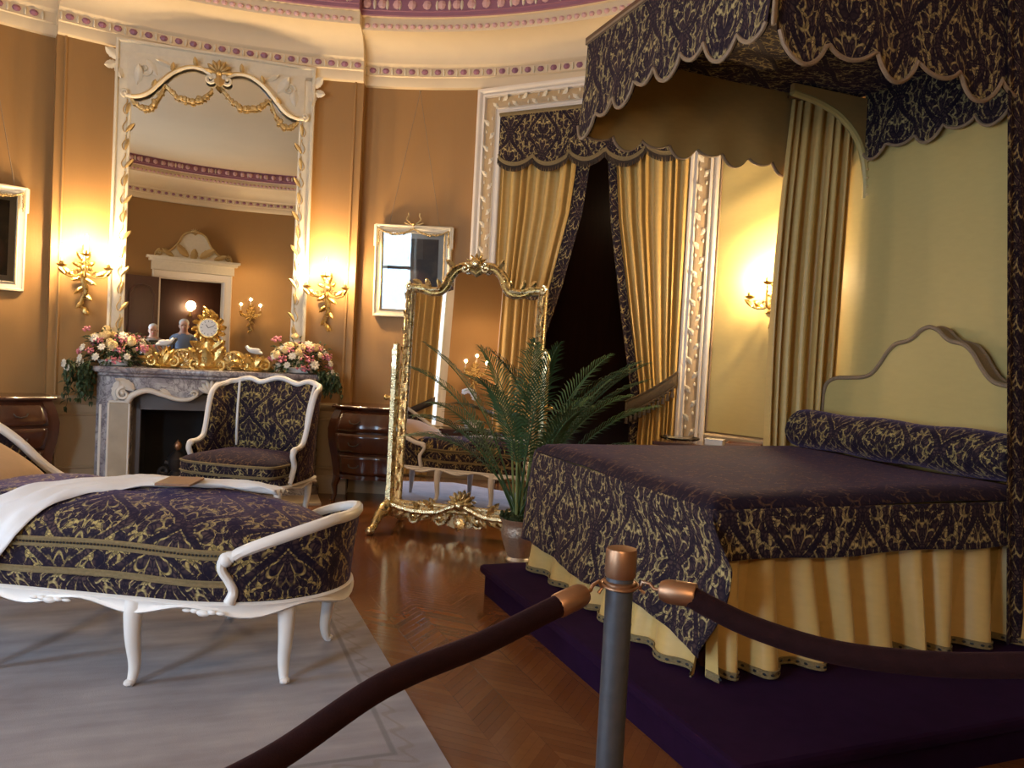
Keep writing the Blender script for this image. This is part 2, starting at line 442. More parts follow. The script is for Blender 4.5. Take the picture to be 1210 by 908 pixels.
def lerp(a, b, t): return a + (b - a) * t
def vl(a, b, t): return V(a) + (V(b) - V(a)) * t
def spline(pts, n=8, closed=False):
    """Catmull-Rom through the points (tuples of any length)"""
    pts = [V(p) for p in pts]; k = len(pts); out = []
    rng = range(k) if closed else range(k - 1)
    for i in rng:
        if closed: p0, p1, p2, p3 = pts[i - 1], pts[i], pts[(i + 1) % k], pts[(i + 2) % k]
        else: p0, p1, p2, p3 = pts[max(i - 1, 0)], pts[i], pts[i + 1], pts[min(i + 2, k - 1)]
        for s in range(n):
            t = s / n
            out.append(0.5 * ((2 * p1) + (p2 - p0) * t + (2 * p0 - 5 * p1 + 4 * p2 - p3) * t * t + (3 * p1 - p0 - 3 * p2 + p3) * t ** 3))
    if not closed: out.append(pts[-1])
    return out
def interp(tab, x):
    """piecewise-linear lookup tab [(x, y)]"""
    if x <= tab[0][0]: return tab[0][1]
    for (a, ya), (b, yb) in zip(tab, tab[1:]):
        if x <= b: return ya + (yb - ya) * (x - a) / (b - a)
    return tab[-1][1]

EX, EY, EZ = V((1, 0, 0)), V((0, 1, 0)), V((0, 0, 1))
# rococo vocabulary (all drawn in the local x-z plane of a wall thing, standing out towards -y)
def volute(mb, c, R, turns=1.25, r0=0.012, a0=0.0, sgn=1, y=0.0, n=22, seg=6):
    pts, rr = [], []
    for i in range(n + 1):
        t = i / n; a = a0 + sgn * t * turns * 2 * PI; q = R * (1 - 0.82 * t)
        pts.append((c[0] + q * math.cos(a), y - 0.006 * t, c[-1] + q * math.sin(a))); rr.append(r0 * (1 - 0.5 * t))
    mb.tube(pts, rr, seg)
    mb.ball((pts[-1][0], y - 0.01, pts[-1][2]), r0 * 0.95, 6, 4)
def acanthus(mb, base, ang, L, W, y=0.0, curl=0.35, lobes=4, thick=0.012):
    """leaf lying in x-z, pointing at angle ang, tip curling off the ground"""
    d = V((math.cos(ang), 0, math.sin(ang))); s = V((-math.sin(ang), 0, math.cos(ang)))
    P = []
    n = 10
    for i in range(n + 1):
        t = i / n
        w = W * math.sin(PI * min(1, t * 0.92 + 0.06)) ** 0.7 * (0.78 + 0.22 * abs(math.cos(t * PI * lobes)))
        if i == n: w = W * 0.05
        lift = -thick * (0.6 + 1.6 * t) - curl * L * t ** 3 * 0.35
        bend = s * (curl * L * 0.25 * t * t)
        row = []
        for j in range(-2, 3):
            q = j / 2
            row.append(V(base) + d * (L * t) + bend + s * (w * q * 0.5) + EY * (y + lift + thick * abs(q) * 1.1))
        P.append(row)
    o = len(mb.v); mb.grid(P)
def shell(mb, c, R, y=0.0, lobes=7, a0=0.15 * PI, a1=0.85 * PI, depth=0.03):
    for k in range(lobes):
        a = lerp(a0, a1, k / (lobes - 1)); d = V((math.cos(a), 0, math.sin(a))); s = V((-math.sin(a), 0, math.cos(a)))
        mb.ball(V((c[0], y, c[-1])) + d * (R * 0.58), (R * 0.5, R * 0.9 / lobes * 1.3, depth), 8, 5, ax=(d, s, -EY))
    mb.ball((c[0], y, c[-1]), (R * 0.24, depth * 1.1, R * 0.2), 8, 5)
def garland(mb, p0, p1, sag, r=0.02, n=14, y=0.0, seed=1):
    q = random.Random(seed)
    mb.tube([(lerp(p0[0], p1[0], i / n), y - .3 * r, lerp(p0[1], p1[1], i / n) - sag * 4 * (i / n) * (1 - i / n)) for i in range(n + 1)], r * .5, 5)
    for i in range(n + 1):
        t = i / n; x = lerp(p0[0], p1[0], t); z = lerp(p0[1], p1[1], t) - sag * 4 * t * (1 - t)
        k = 0.6 + 0.5 * math.sin(PI * t)
        for _ in range(2):
            mb.ball((x + q.uniform(-.5, .5) * r, y - q.uniform(0.2, 0.9) * r, z + q.uniform(-.6, .6) * r), r * k * q.uniform(.55, .85), 6, 4)

def pleat_map(pleats, seed):
    """uneven pleat widths: maps 0..1 along the cloth to a pleat count"""
    q = random.Random(seed * 31 + 7); w = [q.uniform(.45, 1.6) for _ in range(pleats)]; T = sum(w); tab = [(0.0, 0.0)]
    for i, a in enumerate(w): tab.append((tab[-1][0] + a / T, i + 1.0))
    return lambda u: interp(tab, u)
def drape(mb, top, bot, pleats, amp_t, amp_b, rows=24, per=10, shape=None, jit=0.25, seed=3, uvx=None, zfun=None):
    """hanging cloth: top / bot are polylines [(x,y,z)] ; pleats push it along the local normal"""
    q = random.Random(seed)
    cols = pleats * per
    ph = [q.uniform(-jit, jit) for _ in range(pleats + 2)]
    am = [q.uniform(0.55, 1.3) for _ in range(pleats + 2)]
    kmap = pleat_map(pleats, seed)
    ts = spline(top, 6) if len(top) > 2 else [V(a) for a in top]
    bs = spline(bot, 6) if len(bot) > 2 else [V(a) for a in bot]
    def at(L, u):
        k = u * (len(L) - 1); i = min(int(k), len(L) - 2); return vl(L[i], L[i + 1], k - i)
    def nrm(L, u):
        d = at(L, min(1, u + .02)) - at(L, max(0, u - .02)); d.z = 0
        return V((d.y, -d.x, 0)).normalized() if d.length > 1e-6 else V((0, -1, 0))
    P = []
    for i in range(rows + 1):
        t = i / rows; row = []
        for j in range(cols + 1):
            u = j / cols; k = kmap(u); b = int(min(k, pleats - 1)); f = k - b
            a_t = am[b] * (1 - f) + am[b + 1] * f; p_ = ph[b] * (1 - f) + ph[b + 1] * f
            p = vl(at(ts, u), at(bs, u), t)
            if shape: p = shape(p, u, t)
            w = lerp(amp_t, amp_b, t) * a_t
            s = math.sin(2 * PI * (k + p_ * t)) ; s = math.copysign(abs(s) ** 0.75, s)
            nn = (nrm(ts, u) * (1 - t) + nrm(bs, u) * t).normalized()
            p = p + nn * (w * s)
            row.append(p)
        P.append(row)
    mb.grid(P)
    return P

# ------------------------------------------------------------------ room
CX, CY, RR = -1.4, 3.3, 4.34
CORN = 3.87
def pol(a, r, z=0.0):
    a = math.radians(a); return V((CX + r * math.cos(a), CY + r * math.sin(a), z))
BR0, BR1, BRD = 91.7, 126.6, 0.12
def rad(a):
    a = (a + 360) % 360
    return RR - (BRD if BR0 < a < BR1 else 0.0)
OPEN = [(50.3, 74.3, 0.0, 3.60), (203.0, 222.0, 0.35, 3.35), (236.0, 254.0, 0.35, 3.35), (268.5, 283.5, 0.0, 2.50), (99.6, 117.4, 0.0, .78)]
def angles(a0, a1):
    s = set()
    k = math.ceil(a0)
    while k <= a1: s.add(float(k)); k += 1
    s.add(a0); s.add(a1)
    for o in OPEN:
        for q in o[:2]:
            for z in (q, q - 360):
                if a0 <= z <= a1: s.add(z)
    for q in (BR0, BR1):
        if a0 < q < a1: s.add(q - 1e-3); s.add(q + 1e-3)
    return sorted(s)
def wall(name, a0, a1):
    A = angles(a0, a1); Z = [0.0, 0.35, 0.78, 0.85, 2.5, 3.35, 3.6, 4.0]
    mb = MB()
    for i in range(len(A) - 1):
        am = ((A[i] + A[i + 1]) / 2 + 360) % 360
        for k in range(len(Z) - 1):
            zm = (Z[k] + Z[k + 1]) / 2
            if any(o[0] < am < o[1] and o[2] < zm < o[3] for o in OPEN): continue
            mb.cur = 1 if zm < 0.85 else 0
            q = [pol(A[i], rad(A[i]), Z[k]), pol(A[i + 1], rad(A[i + 1]), Z[k]), pol(A[i + 1], rad(A[i + 1]), Z[k + 1]), pol(A[i], rad(A[i]), Z[k + 1])]
            o = len(mb.v); mb.v += [tuple(p) for p in q]
            mb.face([o + 3, o + 2, o + 1, o])
    return struct(mb.build(name, ['wall', 'dado'], angle=30, smooth=True))
wall('wall_back', 47.0, 135.0); wall('wall_left', 135.0, 225.0); wall('wall_front', 225.0, 318.0); wall('wall_right', -42.0, 47.0)

def ring(mb, prof, a0=0.0, a1=360.0, skip=()):
    """moulding swept round the wall: prof [(inset, z)]"""
    A = angles(a0, a1); run = []
    def flush(run):
        if len(run) > 1:
            mb.grid([[pol(a, rad(a) - i_, z) for a in run] for i_, z in prof])
    for a in A:
        if any(s[0] < a % 360 < s[1] for s in skip):
            flush(run); run = []
        else: run.append(a)
    flush(run)
fl = MB(); fl.v += [tuple(pol(a, RR + 0.3, 0.0)) for a in range(0, 360, 4)]
fl.face(range(90)); struct(fl.build('floor', 'floor', smooth=False))

c = MB(); c.cur = 0
ring(c, [(-.01, CORN - .01), (.035, CORN), (.045, CORN + .02), (.045, CORN + .085), (.06, CORN + .095)])
ring(c, [(.06, CORN + .095), (.055, CORN + .10), (.055, CORN + .175), (.075, CORN + .185), (.085, CORN + .2)])
cove = [(.085 + .255 * (1 - math.cos(t * PI / 2 / 8)), CORN + .20 + .19 * math.sin(t * PI / 2 / 8)) for t in range(9)]
ring(c, cove + [(.36, CORN + .39), (.365, CORN + .41), (.365, CORN + .445)])
ring(c, [(.365, CORN + .44), (.37, CORN + .455), (.37, CORN + .495), (.40, CORN + .50)])
c.cur = 1
ring(c, [(.40, CORN + .50), (.42, CORN + .505), (.42, CORN + .535), (.435, CORN + .54)])
ring(c, [(.435, CORN + .54), (.425, CORN + .545), (.425, CORN + .645), (.46, CORN + .655), (.47, CORN + .67)])
def eggs(mb, inset, z, step, r, cur, a0=0, a1=360):
    mb.cur = cur; n = int(round(2 * PI * RR / step))
    for k in range(n):
        a = 360.0 * k / n
        if not any(abs(a - q) < 0.6 for q in (BR0, BR1)):
            ra = math.radians(a); t = V((-math.sin(ra), math.cos(ra), 0)); nn = V((-math.cos(ra), -math.sin(ra), 0))
            mb.ball(pol(a, rad(a) - inset, z), r, 7, 4, ax=(t, nn, EZ))
eggs(c, .05, CORN + .138, .125, (.036, .03, .028), 1)
eggs(c, .37, CORN + .427, .075, (.026, .024, .022), 2)
eggs(c, .425, CORN + .595, .15, (.042, .035, .042), 2)
# gold darts between the purple eggs
c.cur = 3
n_ = int(round(2 * PI * RR / .125))
for k in range(n_):
    a = 360.0 * (k + .5) / n_; ra = math.radians(a); t = V((-math.sin(ra), math.cos(ra), 0)); nn = V((-math.cos(ra), -math.sin(ra), 0))
    c.ball(pol(a, rad(a) - .055, CORN + .135), (.012, .022, .034), 6, 4, ax=(t, nn, EZ))
    if k % 5 != 0:
        c.ball(pol(a, rad(a) - .425, CORN + .594), (.016, .02, .045), 6, 4, ax=(t, nn, EZ))
struct(c.build('trim_1', ['cream', 'mauve', 'pink', 'cream_frame'], angle=35))
d = MB(); prof = [(RR - .40, CORN + .655)]
Rd = RR - .45
for i in range(13):
    t = i / 12; prof.append((Rd * math.cos(t * PI / 2) if i < 12 else 0.02, CORN + .67 + 1.2 * math.sin(t * PI / 2)))
d.lathe(prof, 72, (CX, CY, 0)); struct(d.build('ceiling', 'dome'))

dr = MB(); SK = [(49.9, 74.7), (268.0, 284.0)]
ring(dr, [(.0, .78), (.012, .785), (.02, .80), (.035, .815), (.04, .84), (.03, .852), (.0, .86)], skip=SK + [(101, 119)])
struct(dr.build('trim_2', 'white_trim' if False else 'dado', angle=35))
bb = MB(); ring(bb, [(.0, .17), (.012, .168), (.018, .15), (.022, .13), (.022, .0)], skip=SK + [(101, 119)])
struct(bb.build('baseboard_back', 'dado', angle=35))
# raised panel mouldings on the dado
pm = MB()
for a0, a1 in ((76.5, 90.5), (92.8, 99.2), (120.5, 125.6), (127.6, 140), (25, 33), (34, 46)):
    for z0, z1 in ((.24, .70),):
        A = [lerp(a0, a1, k / 6) for k in range(7)]
        pm.tube([pol(a, rad(a) - .004, z1) for a in A], .014, 6); pm.tube([pol(a, rad(a) - .004, z0) for a in A], .014, 6)
        for a in (a0, a1): pm.tube([pol(a, rad(a) - .004, z0), pol(a, rad(a) - .004, z1)], .014, 6)
struct(pm.build('trim_3', 'dado'))
# flat strip in the corners of the chimney breast
ps = MB()
for a, s in ((BR0 + 1.0, 1), (BR1 - 0.9, 1)):
    ps.tube([pol(a, rad(a) - .002, .86), pol(a, rad(a) - .002, CORN)], .012, 6)
struct(ps.build('trim_4', 'wall'))

def wall_loc(a, inset, z=0.0): return tuple(pol(a, rad(a) - inset, z))
# ------------------------------------------------------------------ bed, dais, canopy (local x runs from the foot to the head)
B0 = (0.52, 3.86); BROT = 22.0
_bd = math.radians(BROT)
def bed_world(x, y, z=0.0):
    return V((B0[0] + x * math.cos(_bd) - y * math.sin(_bd), B0[1] + x * math.sin(_bd) + y * math.cos(_bd), z))
def bed_at(name, label, cat, group=None): return thing(name, label, cat, (B0[0], B0[1], 0), BROT, group)
DZ = 0.17
# dais
dz = bed_at('platform', 'low purple carpeted platform under the canopied bed', 'platform')
def dais_x(y): return -1.99 + math.sqrt((RR - .03) ** 2 - (y - .2) ** 2)
out = [(-.325, -1.45)] + [(dais_x(y) , y) for y in (-1.45, -1.1, -.7, -.3, .1, .5, .95)] + [(-.325, .95)]
mb = MB(); mb.prism(out, lambda u, w, q: (u, w, q), DZ - .05, DZ); mb.build('tread', 'purple', dz, smooth=False, bevel=.018)
ins = [(-.295, -1.42)] + [(dais_x(y) - .01, y) for y in (-1.42, -1.1, -.7, -.3, .1, .5, .92)] + [(-.295, .92)]
mb = MB(); mb.prism(ins, lambda u, w, q: (u, w, q), 0.0, DZ - .05); mb.build('riser', 'purple', dz, smooth=False)

# bed
bed = bed_at('bed', 'large bed with upholstered gold headboard and gold pleated skirt under the canopy', 'bed')
mb = MB(); mb.box((1.02, 0, (DZ + .86) / 2 + .06), (2.04, 1.58, .86 - DZ - .12)); mb.build('mattress', 'gold_silk', bed, bevel=.05)
for sx in (.08, 1.9):
    for sy in (-.7, .7):
        mb = MB(); mb.lathe([(.035, DZ), (.045, DZ + .04), (.03, DZ + .14)], 10, (sx, sy, 0)); mb.build('leg', 'mahogany', bed)
half = [(0.80, .86), (.80, 1.24), (.775, 1.32), (.70, 1.36), (.60, 1.368), (.47, 1.378), (.40, 1.405), (.34, 1.47), (.29, 1.54), (.23, 1.59), (.15, 1.607), (.10, 1.635), (.06, 1.67), (.0, 1.69)]
prof = half + [(-a, b) for a, b in half[-2::-1]]
sp = [(p.x, p.y) for p in spline([(a, b, 0) for a, b in prof[1:-1]], 4)]
outl = [(.80, .86)] + sp + [(-.80, .86)]
mb = MB(); mb.prism(outl, lambda u, w, q: (q, u, w), 2.03, 2.12); hb = mb.build('headboard', 'back_silk', bed, bevel=.012, angle=50)
mb = MB()
mb.tube([(2.025, u, w) for u, w in outl], .013, 7); mb.tube([(2.115, u, w) for u, w in outl], .013, 7)
mb.grid([[(q, u * 1.006, w + .004) for u, w in outl] for q in (2.03, 2.05, 2.07, 2.09, 2.11)])
mb.build('piping', 'taupe_cord', hb)

def skirt(a, b, nrm, pleats, zt, zb, amp, flare, seed):
    mb = MB()
    n = V(nrm)
    top = [(*a, zt), (*b, zt)]; bot = [(*(V(a) + n.xy * flare), zb), (*(V(b) + n.xy * flare), zb)]
    P = drape(mb, top, bot, pleats, amp * .6, amp, 14, 14, seed=seed, jit=.35)
    q = random.Random(seed + 5)
    o = mb.build('skirt', 'gold_silk', bed)
    tr = MB(); hem = P[-1]
    tr.grid([[p + n * .003 + EZ * .006 for p in hem], [p + n * .006 + EZ * .026 for p in P[-1]]])
    tr.tube([p + n * .004 + EZ * .004 for p in hem], .0045, 5); tr.tube([p + n * .004 + EZ * .028 for p in hem], .004, 5)
    tr.cur = 1
    L = 0.0
    for k in range(1, len(hem)):
        L += (hem[k] - hem[k - 1]).length
        if L > .028:
            L = 0.0
            t = (hem[k] - hem[k - 1]).normalized()
            tr.ball(hem[k] + n * .007 + EZ * .016, (.009, .003, .0055), 6, 4, ax=(t, n, EZ))
    tr.build('hem_trim', ['braid', 'black'], o)
skirt((-.012, .80), (-.012, -.83), (-1, 0, 0), 7, .62, DZ + .012, .036, .062, 11)
skirt((-.02, -.80), (2.0, -.80), (0, -1, 0), 11, .72, DZ + .012, .07, .05, 12)
skirt((2.0, .80), (-.02, .80), (0, 1, 0), 12, .72, DZ + .012, .03, .04, 13)

# coverlet
cv = bed_at('coverlet', 'dark purple and gold damask coverlet spread over the bed', 'bedspread')
ZT = .895
def edge_round(d, r=.05): return -r * (1 - min(1, d / .09)) ** 2
def top_z(x, y):
    dd = min(x + .045, y + .86, .86 - y)
    return ZT + edge_round(max(dd, 0)) + .006 * math.sin(x * 3.1 + y * 2.3) + .004 * math.sin(y * 7 - x * 4)
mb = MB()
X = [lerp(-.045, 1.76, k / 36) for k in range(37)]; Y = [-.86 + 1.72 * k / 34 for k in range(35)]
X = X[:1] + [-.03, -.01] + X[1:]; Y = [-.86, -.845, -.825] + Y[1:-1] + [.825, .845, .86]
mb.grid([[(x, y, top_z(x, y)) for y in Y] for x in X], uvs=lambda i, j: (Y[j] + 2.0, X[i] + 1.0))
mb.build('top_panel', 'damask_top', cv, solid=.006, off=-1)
def wob(s, t, seed): return math.sin(s * 9 + seed) * .5 + math.sin(s * 17 + seed * 2.1) * .3 + .2 * math.sin(s * 31)
# foot drop: hem and flap follow the cloth's fall
mb = MB(); n = 60; P = []
for i in range(25):
    t = i / 24; row = []
    for j in range(n + 1):
        u = j / n
        yr = -.862 - .15 * math.sin(PI * min(1, t * 1.05) ** .8) * (1 if t < .95 else .9) - .03 * t
        y = lerp(.862, lerp(-.862, yr, min(1, t * 3)), u)
        hem = .335 + .018 * math.sin(u * 11) - .045 * max(0, (u - .82) / .18) - .01 * math.sin(u * 5)
        z = lerp(ZT - .05, hem, t)
        x = -.046 - .06 * t ** .8 - .014 * t * wob(y * 1.3, t, .7) * 1.2
        if u > .86: x += (u - .86) * .12 * t
        row.append((x, y, z))
    P.append(row)
mb.grid(P, uvo=(.33, .13)); mb.build('foot_drop', 'damask', cv, solid=.006)
for sgn, nm in ((-1, 'side_drop'), (1, 'side_drop')):
    mb = MB(); P = []
    for i in range(11):
        t = i / 10; row = []
        for j in range(71):
            u = j / 70; x = lerp(-.046, 1.76, u)
            z = lerp(ZT - .05, .645 + .006 * math.sin(u * 14), t)
            y = sgn * (.862 + .02 * t + .008 * t * wob(x, t, 2.0))
            row.append((x, y, z))
        P.append(row)
    mb.grid(P, uvo=(.1, .2)); mb.build(nm, 'damask', cv, solid=.006)

# bolster
bo = bed_at('bolster', 'long damask bolster lying across the head of the bed', 'bolster')
mb = MB(); P = []
for i in range(41):
    u = i / 40; y = lerp(.86, -.755, u); e = min(1, (min(u, 1 - u) / .045)); k = .72 + .28 * math.sqrt(max(0, 1 - (1 - e) ** 2))
    if i in (0, 40): k = .05
    r = .132 * k
    P.append([(1.875 + 1.05 * r * math.cos(a), y + .01 * math.sin(a * 2), ZT + .12 + (.93 * r + .006 * math.sin(y * 11)) * math.sin(a)) for a in [2 * PI * j / 28 for j in range(28)]])
mb.grid(P, cu=True, uvs=lambda i, j: (i / 40 * 1.72 + .1, j / 28 * .82)); b_ = mb.build('cover', 'damask_seat', bo)
for s in (-1, 1):
    mb = MB(); mb.lathe([(.001, -.02), (.03, -.015), (.034, 0), (.02, .01), (.001, .012)], 12)
    k = mb.build('end_button', 'braid', bo); k.location = (1.875, .865 if s > 0 else -.76, ZT + .12); k.rotation_euler = (-s * PI / 2, 0, 0)

# canopy
can = bed_at('bed_canopy', 'high tester canopy with dark damask scalloped valances above the bed', 'canopy')
YN, YF, XF, XH, ZC, ZH = -.77, .90, .17, 2.12, 3.26, 2.70
def hem_fn(L, deep, wide):
    """scalloped hem: gentle serpentine with rounded lobes"""
    lobes = max(3, round(L / wide))
    def f(u):
        k = u * lobes; b = int(min(k, lobes - 1)); fr = k - b
        big = 1.0 if b % 2 == 0 else .55
        s = deep * big * (math.sin(PI * fr) ** .6)
        return s
    return f
def valance(name, a, b, zt, zb, mat, lining, deep=.09, wide=.22, sway=0.0, side=1, uvo=(0, 0), flare=.0):
    A, Bv = V((*a, 0)), V((*b, 0)); L = (Bv - A).length; d = (Bv - A).normalized(); n = V((d.y, -d.x, 0)) * side
    f = hem_fn(L, deep, wide); N = int(L / .02); P = []
    for i in range(13):
        t = i / 12; row = []
        for j in range(N + 1):
            u = j / N
            zh = zb + deep * .62 - f(u) + sway * math.sin(PI * u)
            p = A + d * (L * u) + n * (flare * t * t + .008 * t * math.sin(u * L * 16)); p.z = lerp(zt, zh, t)
            row.append(p)
        P.append(row)
    mb = MB(); mb.grid(P, uvo=uvo); v = mb.build(name, mat, can)
    tr = MB(); tr.tube([p + n * .004 for p in P[-1]], .010, 6); tr.tube([p + n * .003 for p in P[0]], .012, 6)
    tr.build('braid_edge', 'taupe_cord', v)
    if lining:
        mb = MB(); mb.grid([[p - n * .014 for p in r] for r in P]); mb.build('lining', lining, v)
    return P
valance('valance', (XF, YF), (XF, YN), ZC, 2.70, 'damask', 'damask_small', .11, .21, .10, 1, (.05, .1), .03)
valance('valance', (XF, YN), (XH + .04, YN), ZC, 2.66, 'damask', 'damask_small', .12, .24, .03, 1, (.11, .3), .03)
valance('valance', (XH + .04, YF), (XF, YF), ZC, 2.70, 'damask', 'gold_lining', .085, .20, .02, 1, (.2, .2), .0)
valance('valance', (XH, YN + .03), (XH, YF - .20), 3.24, 2.82, 'damask', None, .085, .20, .02, -1, (.3, .1), .0)
mb = MB(); mb.prism([(XF - .01, YN - .01), (XH + .05, YN - .01), (XH + .05, YF + .01), (XF - .01, YF + .01)], lambda u, w, q: (u, w, q), ZC - .01, ZC + .03)
mb.build('tester_board', 'dark_wood', can, smooth=False)
mb = MB(); nx, ny = 24, 20
mb.grid([[(lerp(XF + .02, XH, i / nx), lerp(YN + .02, YF - .02, j / ny), ZC - .035 - .015 * math.sin(PI * i / nx)) for j in range(ny + 1)] for i in range(nx + 1)])
mb.build('ceiling_cloth', 'damask', can)
mb = MB(); mb.tube([(XF - .015, YN - .015, ZC), (XF - .015, YN - .015, 2.76)], .012, 6); mb.tube([(XF - .03, YN - .03, ZC), (XF - .04, YN - .04, 2.74)], .008, 6); mb.build('corner_cord', 'taupe_cord', can)
# padded curved brackets that carry the canopy from the wall
for yb in (.70, -.70):
    arc = [(2.18, 2.56), (2.175, 2.66), (2.15, 2.79), (2.09, 2.92), (2.0, 3.01), (1.88, 3.08), (1.72, 3.125), (1.52, 3.15)]
    arc = [(p.x, p.y) for p in spline([(a, b, 0) for a, b in arc], 5)]
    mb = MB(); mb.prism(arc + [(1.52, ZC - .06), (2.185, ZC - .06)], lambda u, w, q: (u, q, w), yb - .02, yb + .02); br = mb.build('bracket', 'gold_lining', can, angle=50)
    mb = MB(); mb.tube([(u, yb, w) for u, w in arc], .024, 8); mb.build('padded_edge', 'back_silk', br)
    for k in range(6): mb = MB(); mb.ball((2.165 - .004 * k, yb - .026, 2.58 + .055 * k), .010, 6, 4); mb.build('stud', 'gilt_paint', br)

# wall cloth behind the bed
bc = bed_at('wall_cloth', 'flat pale gold silk cloth stretched up the wall behind the headboard', 'wall hanging')
mb = MB(); mb.grid([[(2.165 + .004 * math.sin(y * 6 + z), y, z) for y in [lerp(.985, -.94, j / 24) for j in range(25)]] for z in [lerp(DZ + .01, 3.2, i / 20) for i in range(21)]])
mb.build('cloth', 'back_silk', bc, solid=.008)
mb = MB(); mb.tube([(2.155, .985, DZ + .02), (2.155, .985, 3.2)], .009, 6); mb.build('edge_cord', 'taupe_cord', bc)

sw = thing('wall_cloth', 'stretched gold silk wall cloth with a sconce on it, between doorway frame and bed curtain', 'wall hanging', (CX, CY, 0))
mb = MB(); q = random.Random(6)
mb.grid([[(pol(a, RR - .02 - .006 * math.sin(z * 21 + a * .6) * max(0, (z - 1.6) / 2.2)) - V((CX, CY, 0))) + EZ * z for a in [lerp(46.2, 33.5, k / 30) for k in range(31)]] for z in [lerp(.87, CORN - .01, i / 90) for i in range(91)]])
mb.build('cloth', 'back_silk', sw)
mb = MB(); mb.tube([pol(46.2, RR - .025, z) - V((CX, CY, 0)) for z in (.87, 2.0, CORN - .01)], .008, 6); mb.build('edge_cord', 'taupe_cord', sw)

# bed curtains
fc = bed_at('bed_curtain', 'gold pleated bed curtain hanging at the far side of the headboard', 'curtain', 'bed curtains at the head of the bed')
mb = MB(); drape(mb, [(1.665, .865, 3.17), (2.14, .80, 3.17)], [(1.66, .885, DZ + .02), (2.13, .82, DZ + .02)], 7, .028, .05, 30, 14, seed=21,
                 shape=lambda p, u, t: p + EX * (-.05 * (1 - u) * math.sin(PI * min(1, t * 1.1))))
mb.build('panel', 'gold_silk', fc)
mb = MB(); mb.tube([(1.63, .865, 3.185), (2.15, .80, 3.185)], .012, 8); mb.build('rail', 'brass', fc)
nc = bed_at('bed_curtain', 'gold bed curtain edged with dark damask at the near side of the headboard', 'curtain', 'bed curtains at the head of the bed')
mb = MB(); P = drape(mb, [(1.42, -.80, 3.18), (1.56, -.80, 3.18)], [(1.585, -.90, DZ + .02), (1.73, -.90, DZ + .02)], 2, .006, .012, 26, 14, seed=22); mb.build('border', 'damask_small', nc)
mb = MB(); drape(mb, [(1.56, -.80, 3.18), (2.12, -.78, 3.18)], [(1.73, -.90, DZ + .02), (2.13, -.88, DZ + .02)], 6, .018, .03, 26, 12, seed=23); mb.build('panel', 'gold_silk', nc)

# ------------------------------------------------------------------ curtained doorway
DM = (0.553 + .03 * math.cos(math.radians(-27.8)), 7.005 + .03 * math.sin(math.radians(-27.8))); DROT = -27.8
def frame_sweep(mb, pts, prof, closed=False):
    """moulding of cross-section prof [(across, out)] mitred along pts (x,z), drawn in x-z, out = -y"""
    n = len(pts); rows = []
    for i, p in enumerate(pts):
        p = V((p[0], p[1]))
        a = V(pts[i - 1]) if (i > 0 or closed) else None
        b = V(pts[(i + 1) % n]) if (i < n - 1 or closed) else None
        d1 = (p - V(a)).normalized() if a is not None else None
        d2 = (V(b) - p).normalized() if b is not None else None
        d1 = d1 or d2; d2 = d2 or d1
        n1, n2 = V((-d1.y, d1.x)), V((-d2.y, d2.x))
        m = (n1 + n2).normalized(); m = m / max(.3, m.dot(n1))
        rows.append([(p.x + m.x * q, -o, p.y + m.y * q) for q, o in prof])
    mb.grid(rows, cv=closed)
def dims(half, z0, z1): return [(-half, z0), (-half, z1), (half, z1), (half, z0)]
dw = thing('door_surround', 'tall cream carved frame around the curtained doorway', 'door frame', (*DM, 0), DROT)
mb = MB()
W2 = .245
# path runs up the left, over and down the right; +across points to the outside (left of travel)
frame_sweep(mb, dims(.90, 0.0, 3.605), [(-.01, -.20), (-.01, .01), (.0, .03), (.02, .035), (.03, .02), (.05, .02), (.055, .035), (.065, .02)])
frame_sweep(mb, dims(.90, 0.0, 3.605), [(.16, .02), (.168, .045), (.185, .05), (.195, .03), (.21, .05), (.225, .062), (.24, .06), (.245, .04), (.245, -.16)])
mb.build('moulding', 'white_trim', dw, angle=50)
mb = MB(); frame_sweep(mb, dims(.90, 0.0, 3.605), [(.065, .02), (.075, .028), (.11, .034), (.15, .028), (.16, .02)]); band = mb.build('carved_band', 'tan_ground', dw); mb = MB()
q = random.Random(5)
def scrollwork(mb, a, b, step=.115):
    A, Bv = V(a), V(b); L = (Bv - A).length; d = (Bv - A).normalized(); s = V((-d.z, 0, d.x)); k = int(L / step)
    for i in range(k):
        c0 = A + d * (L * (i + .5) / k); sg = 1 if i % 2 else -1
        ang = math.atan2(d.z, d.x)
        acanthus(mb, (c0.x - d.x * .045, 0, c0.z - d.z * .045), ang + sg * .5, .085, .045, y=-.03, curl=.5 * sg, thick=.006)
        mb.ball((c0 + s * (sg * .026)) + V((0, -.036, 0)), (.016, .009, .016), 6, 4)
        mb.ball((c0 - s * (sg * .028) + d * .03) + V((0, -.034, 0)), (.010, .008, .018), 6, 4)
scrollwork(mb, (-1.0125, 0, .1), (-1.0125, 0, 3.6)); scrollwork(mb, (1.0125, 0, .1), (1.0125, 0, 3.6)); scrollwork(mb, (-1.0, 0, 3.717), (1.0, 0, 3.717), .10)
mb.build('carving', 'cream_frame', band)
mb = MB()
for sx in (-1, 1): mb.box((sx * .905, .16, 1.80), (.02, .34, 3.6))
mb.box((0, .16, 3.61), (1.83, .34, .02)); mb.build('reveal', 'dado', dw)

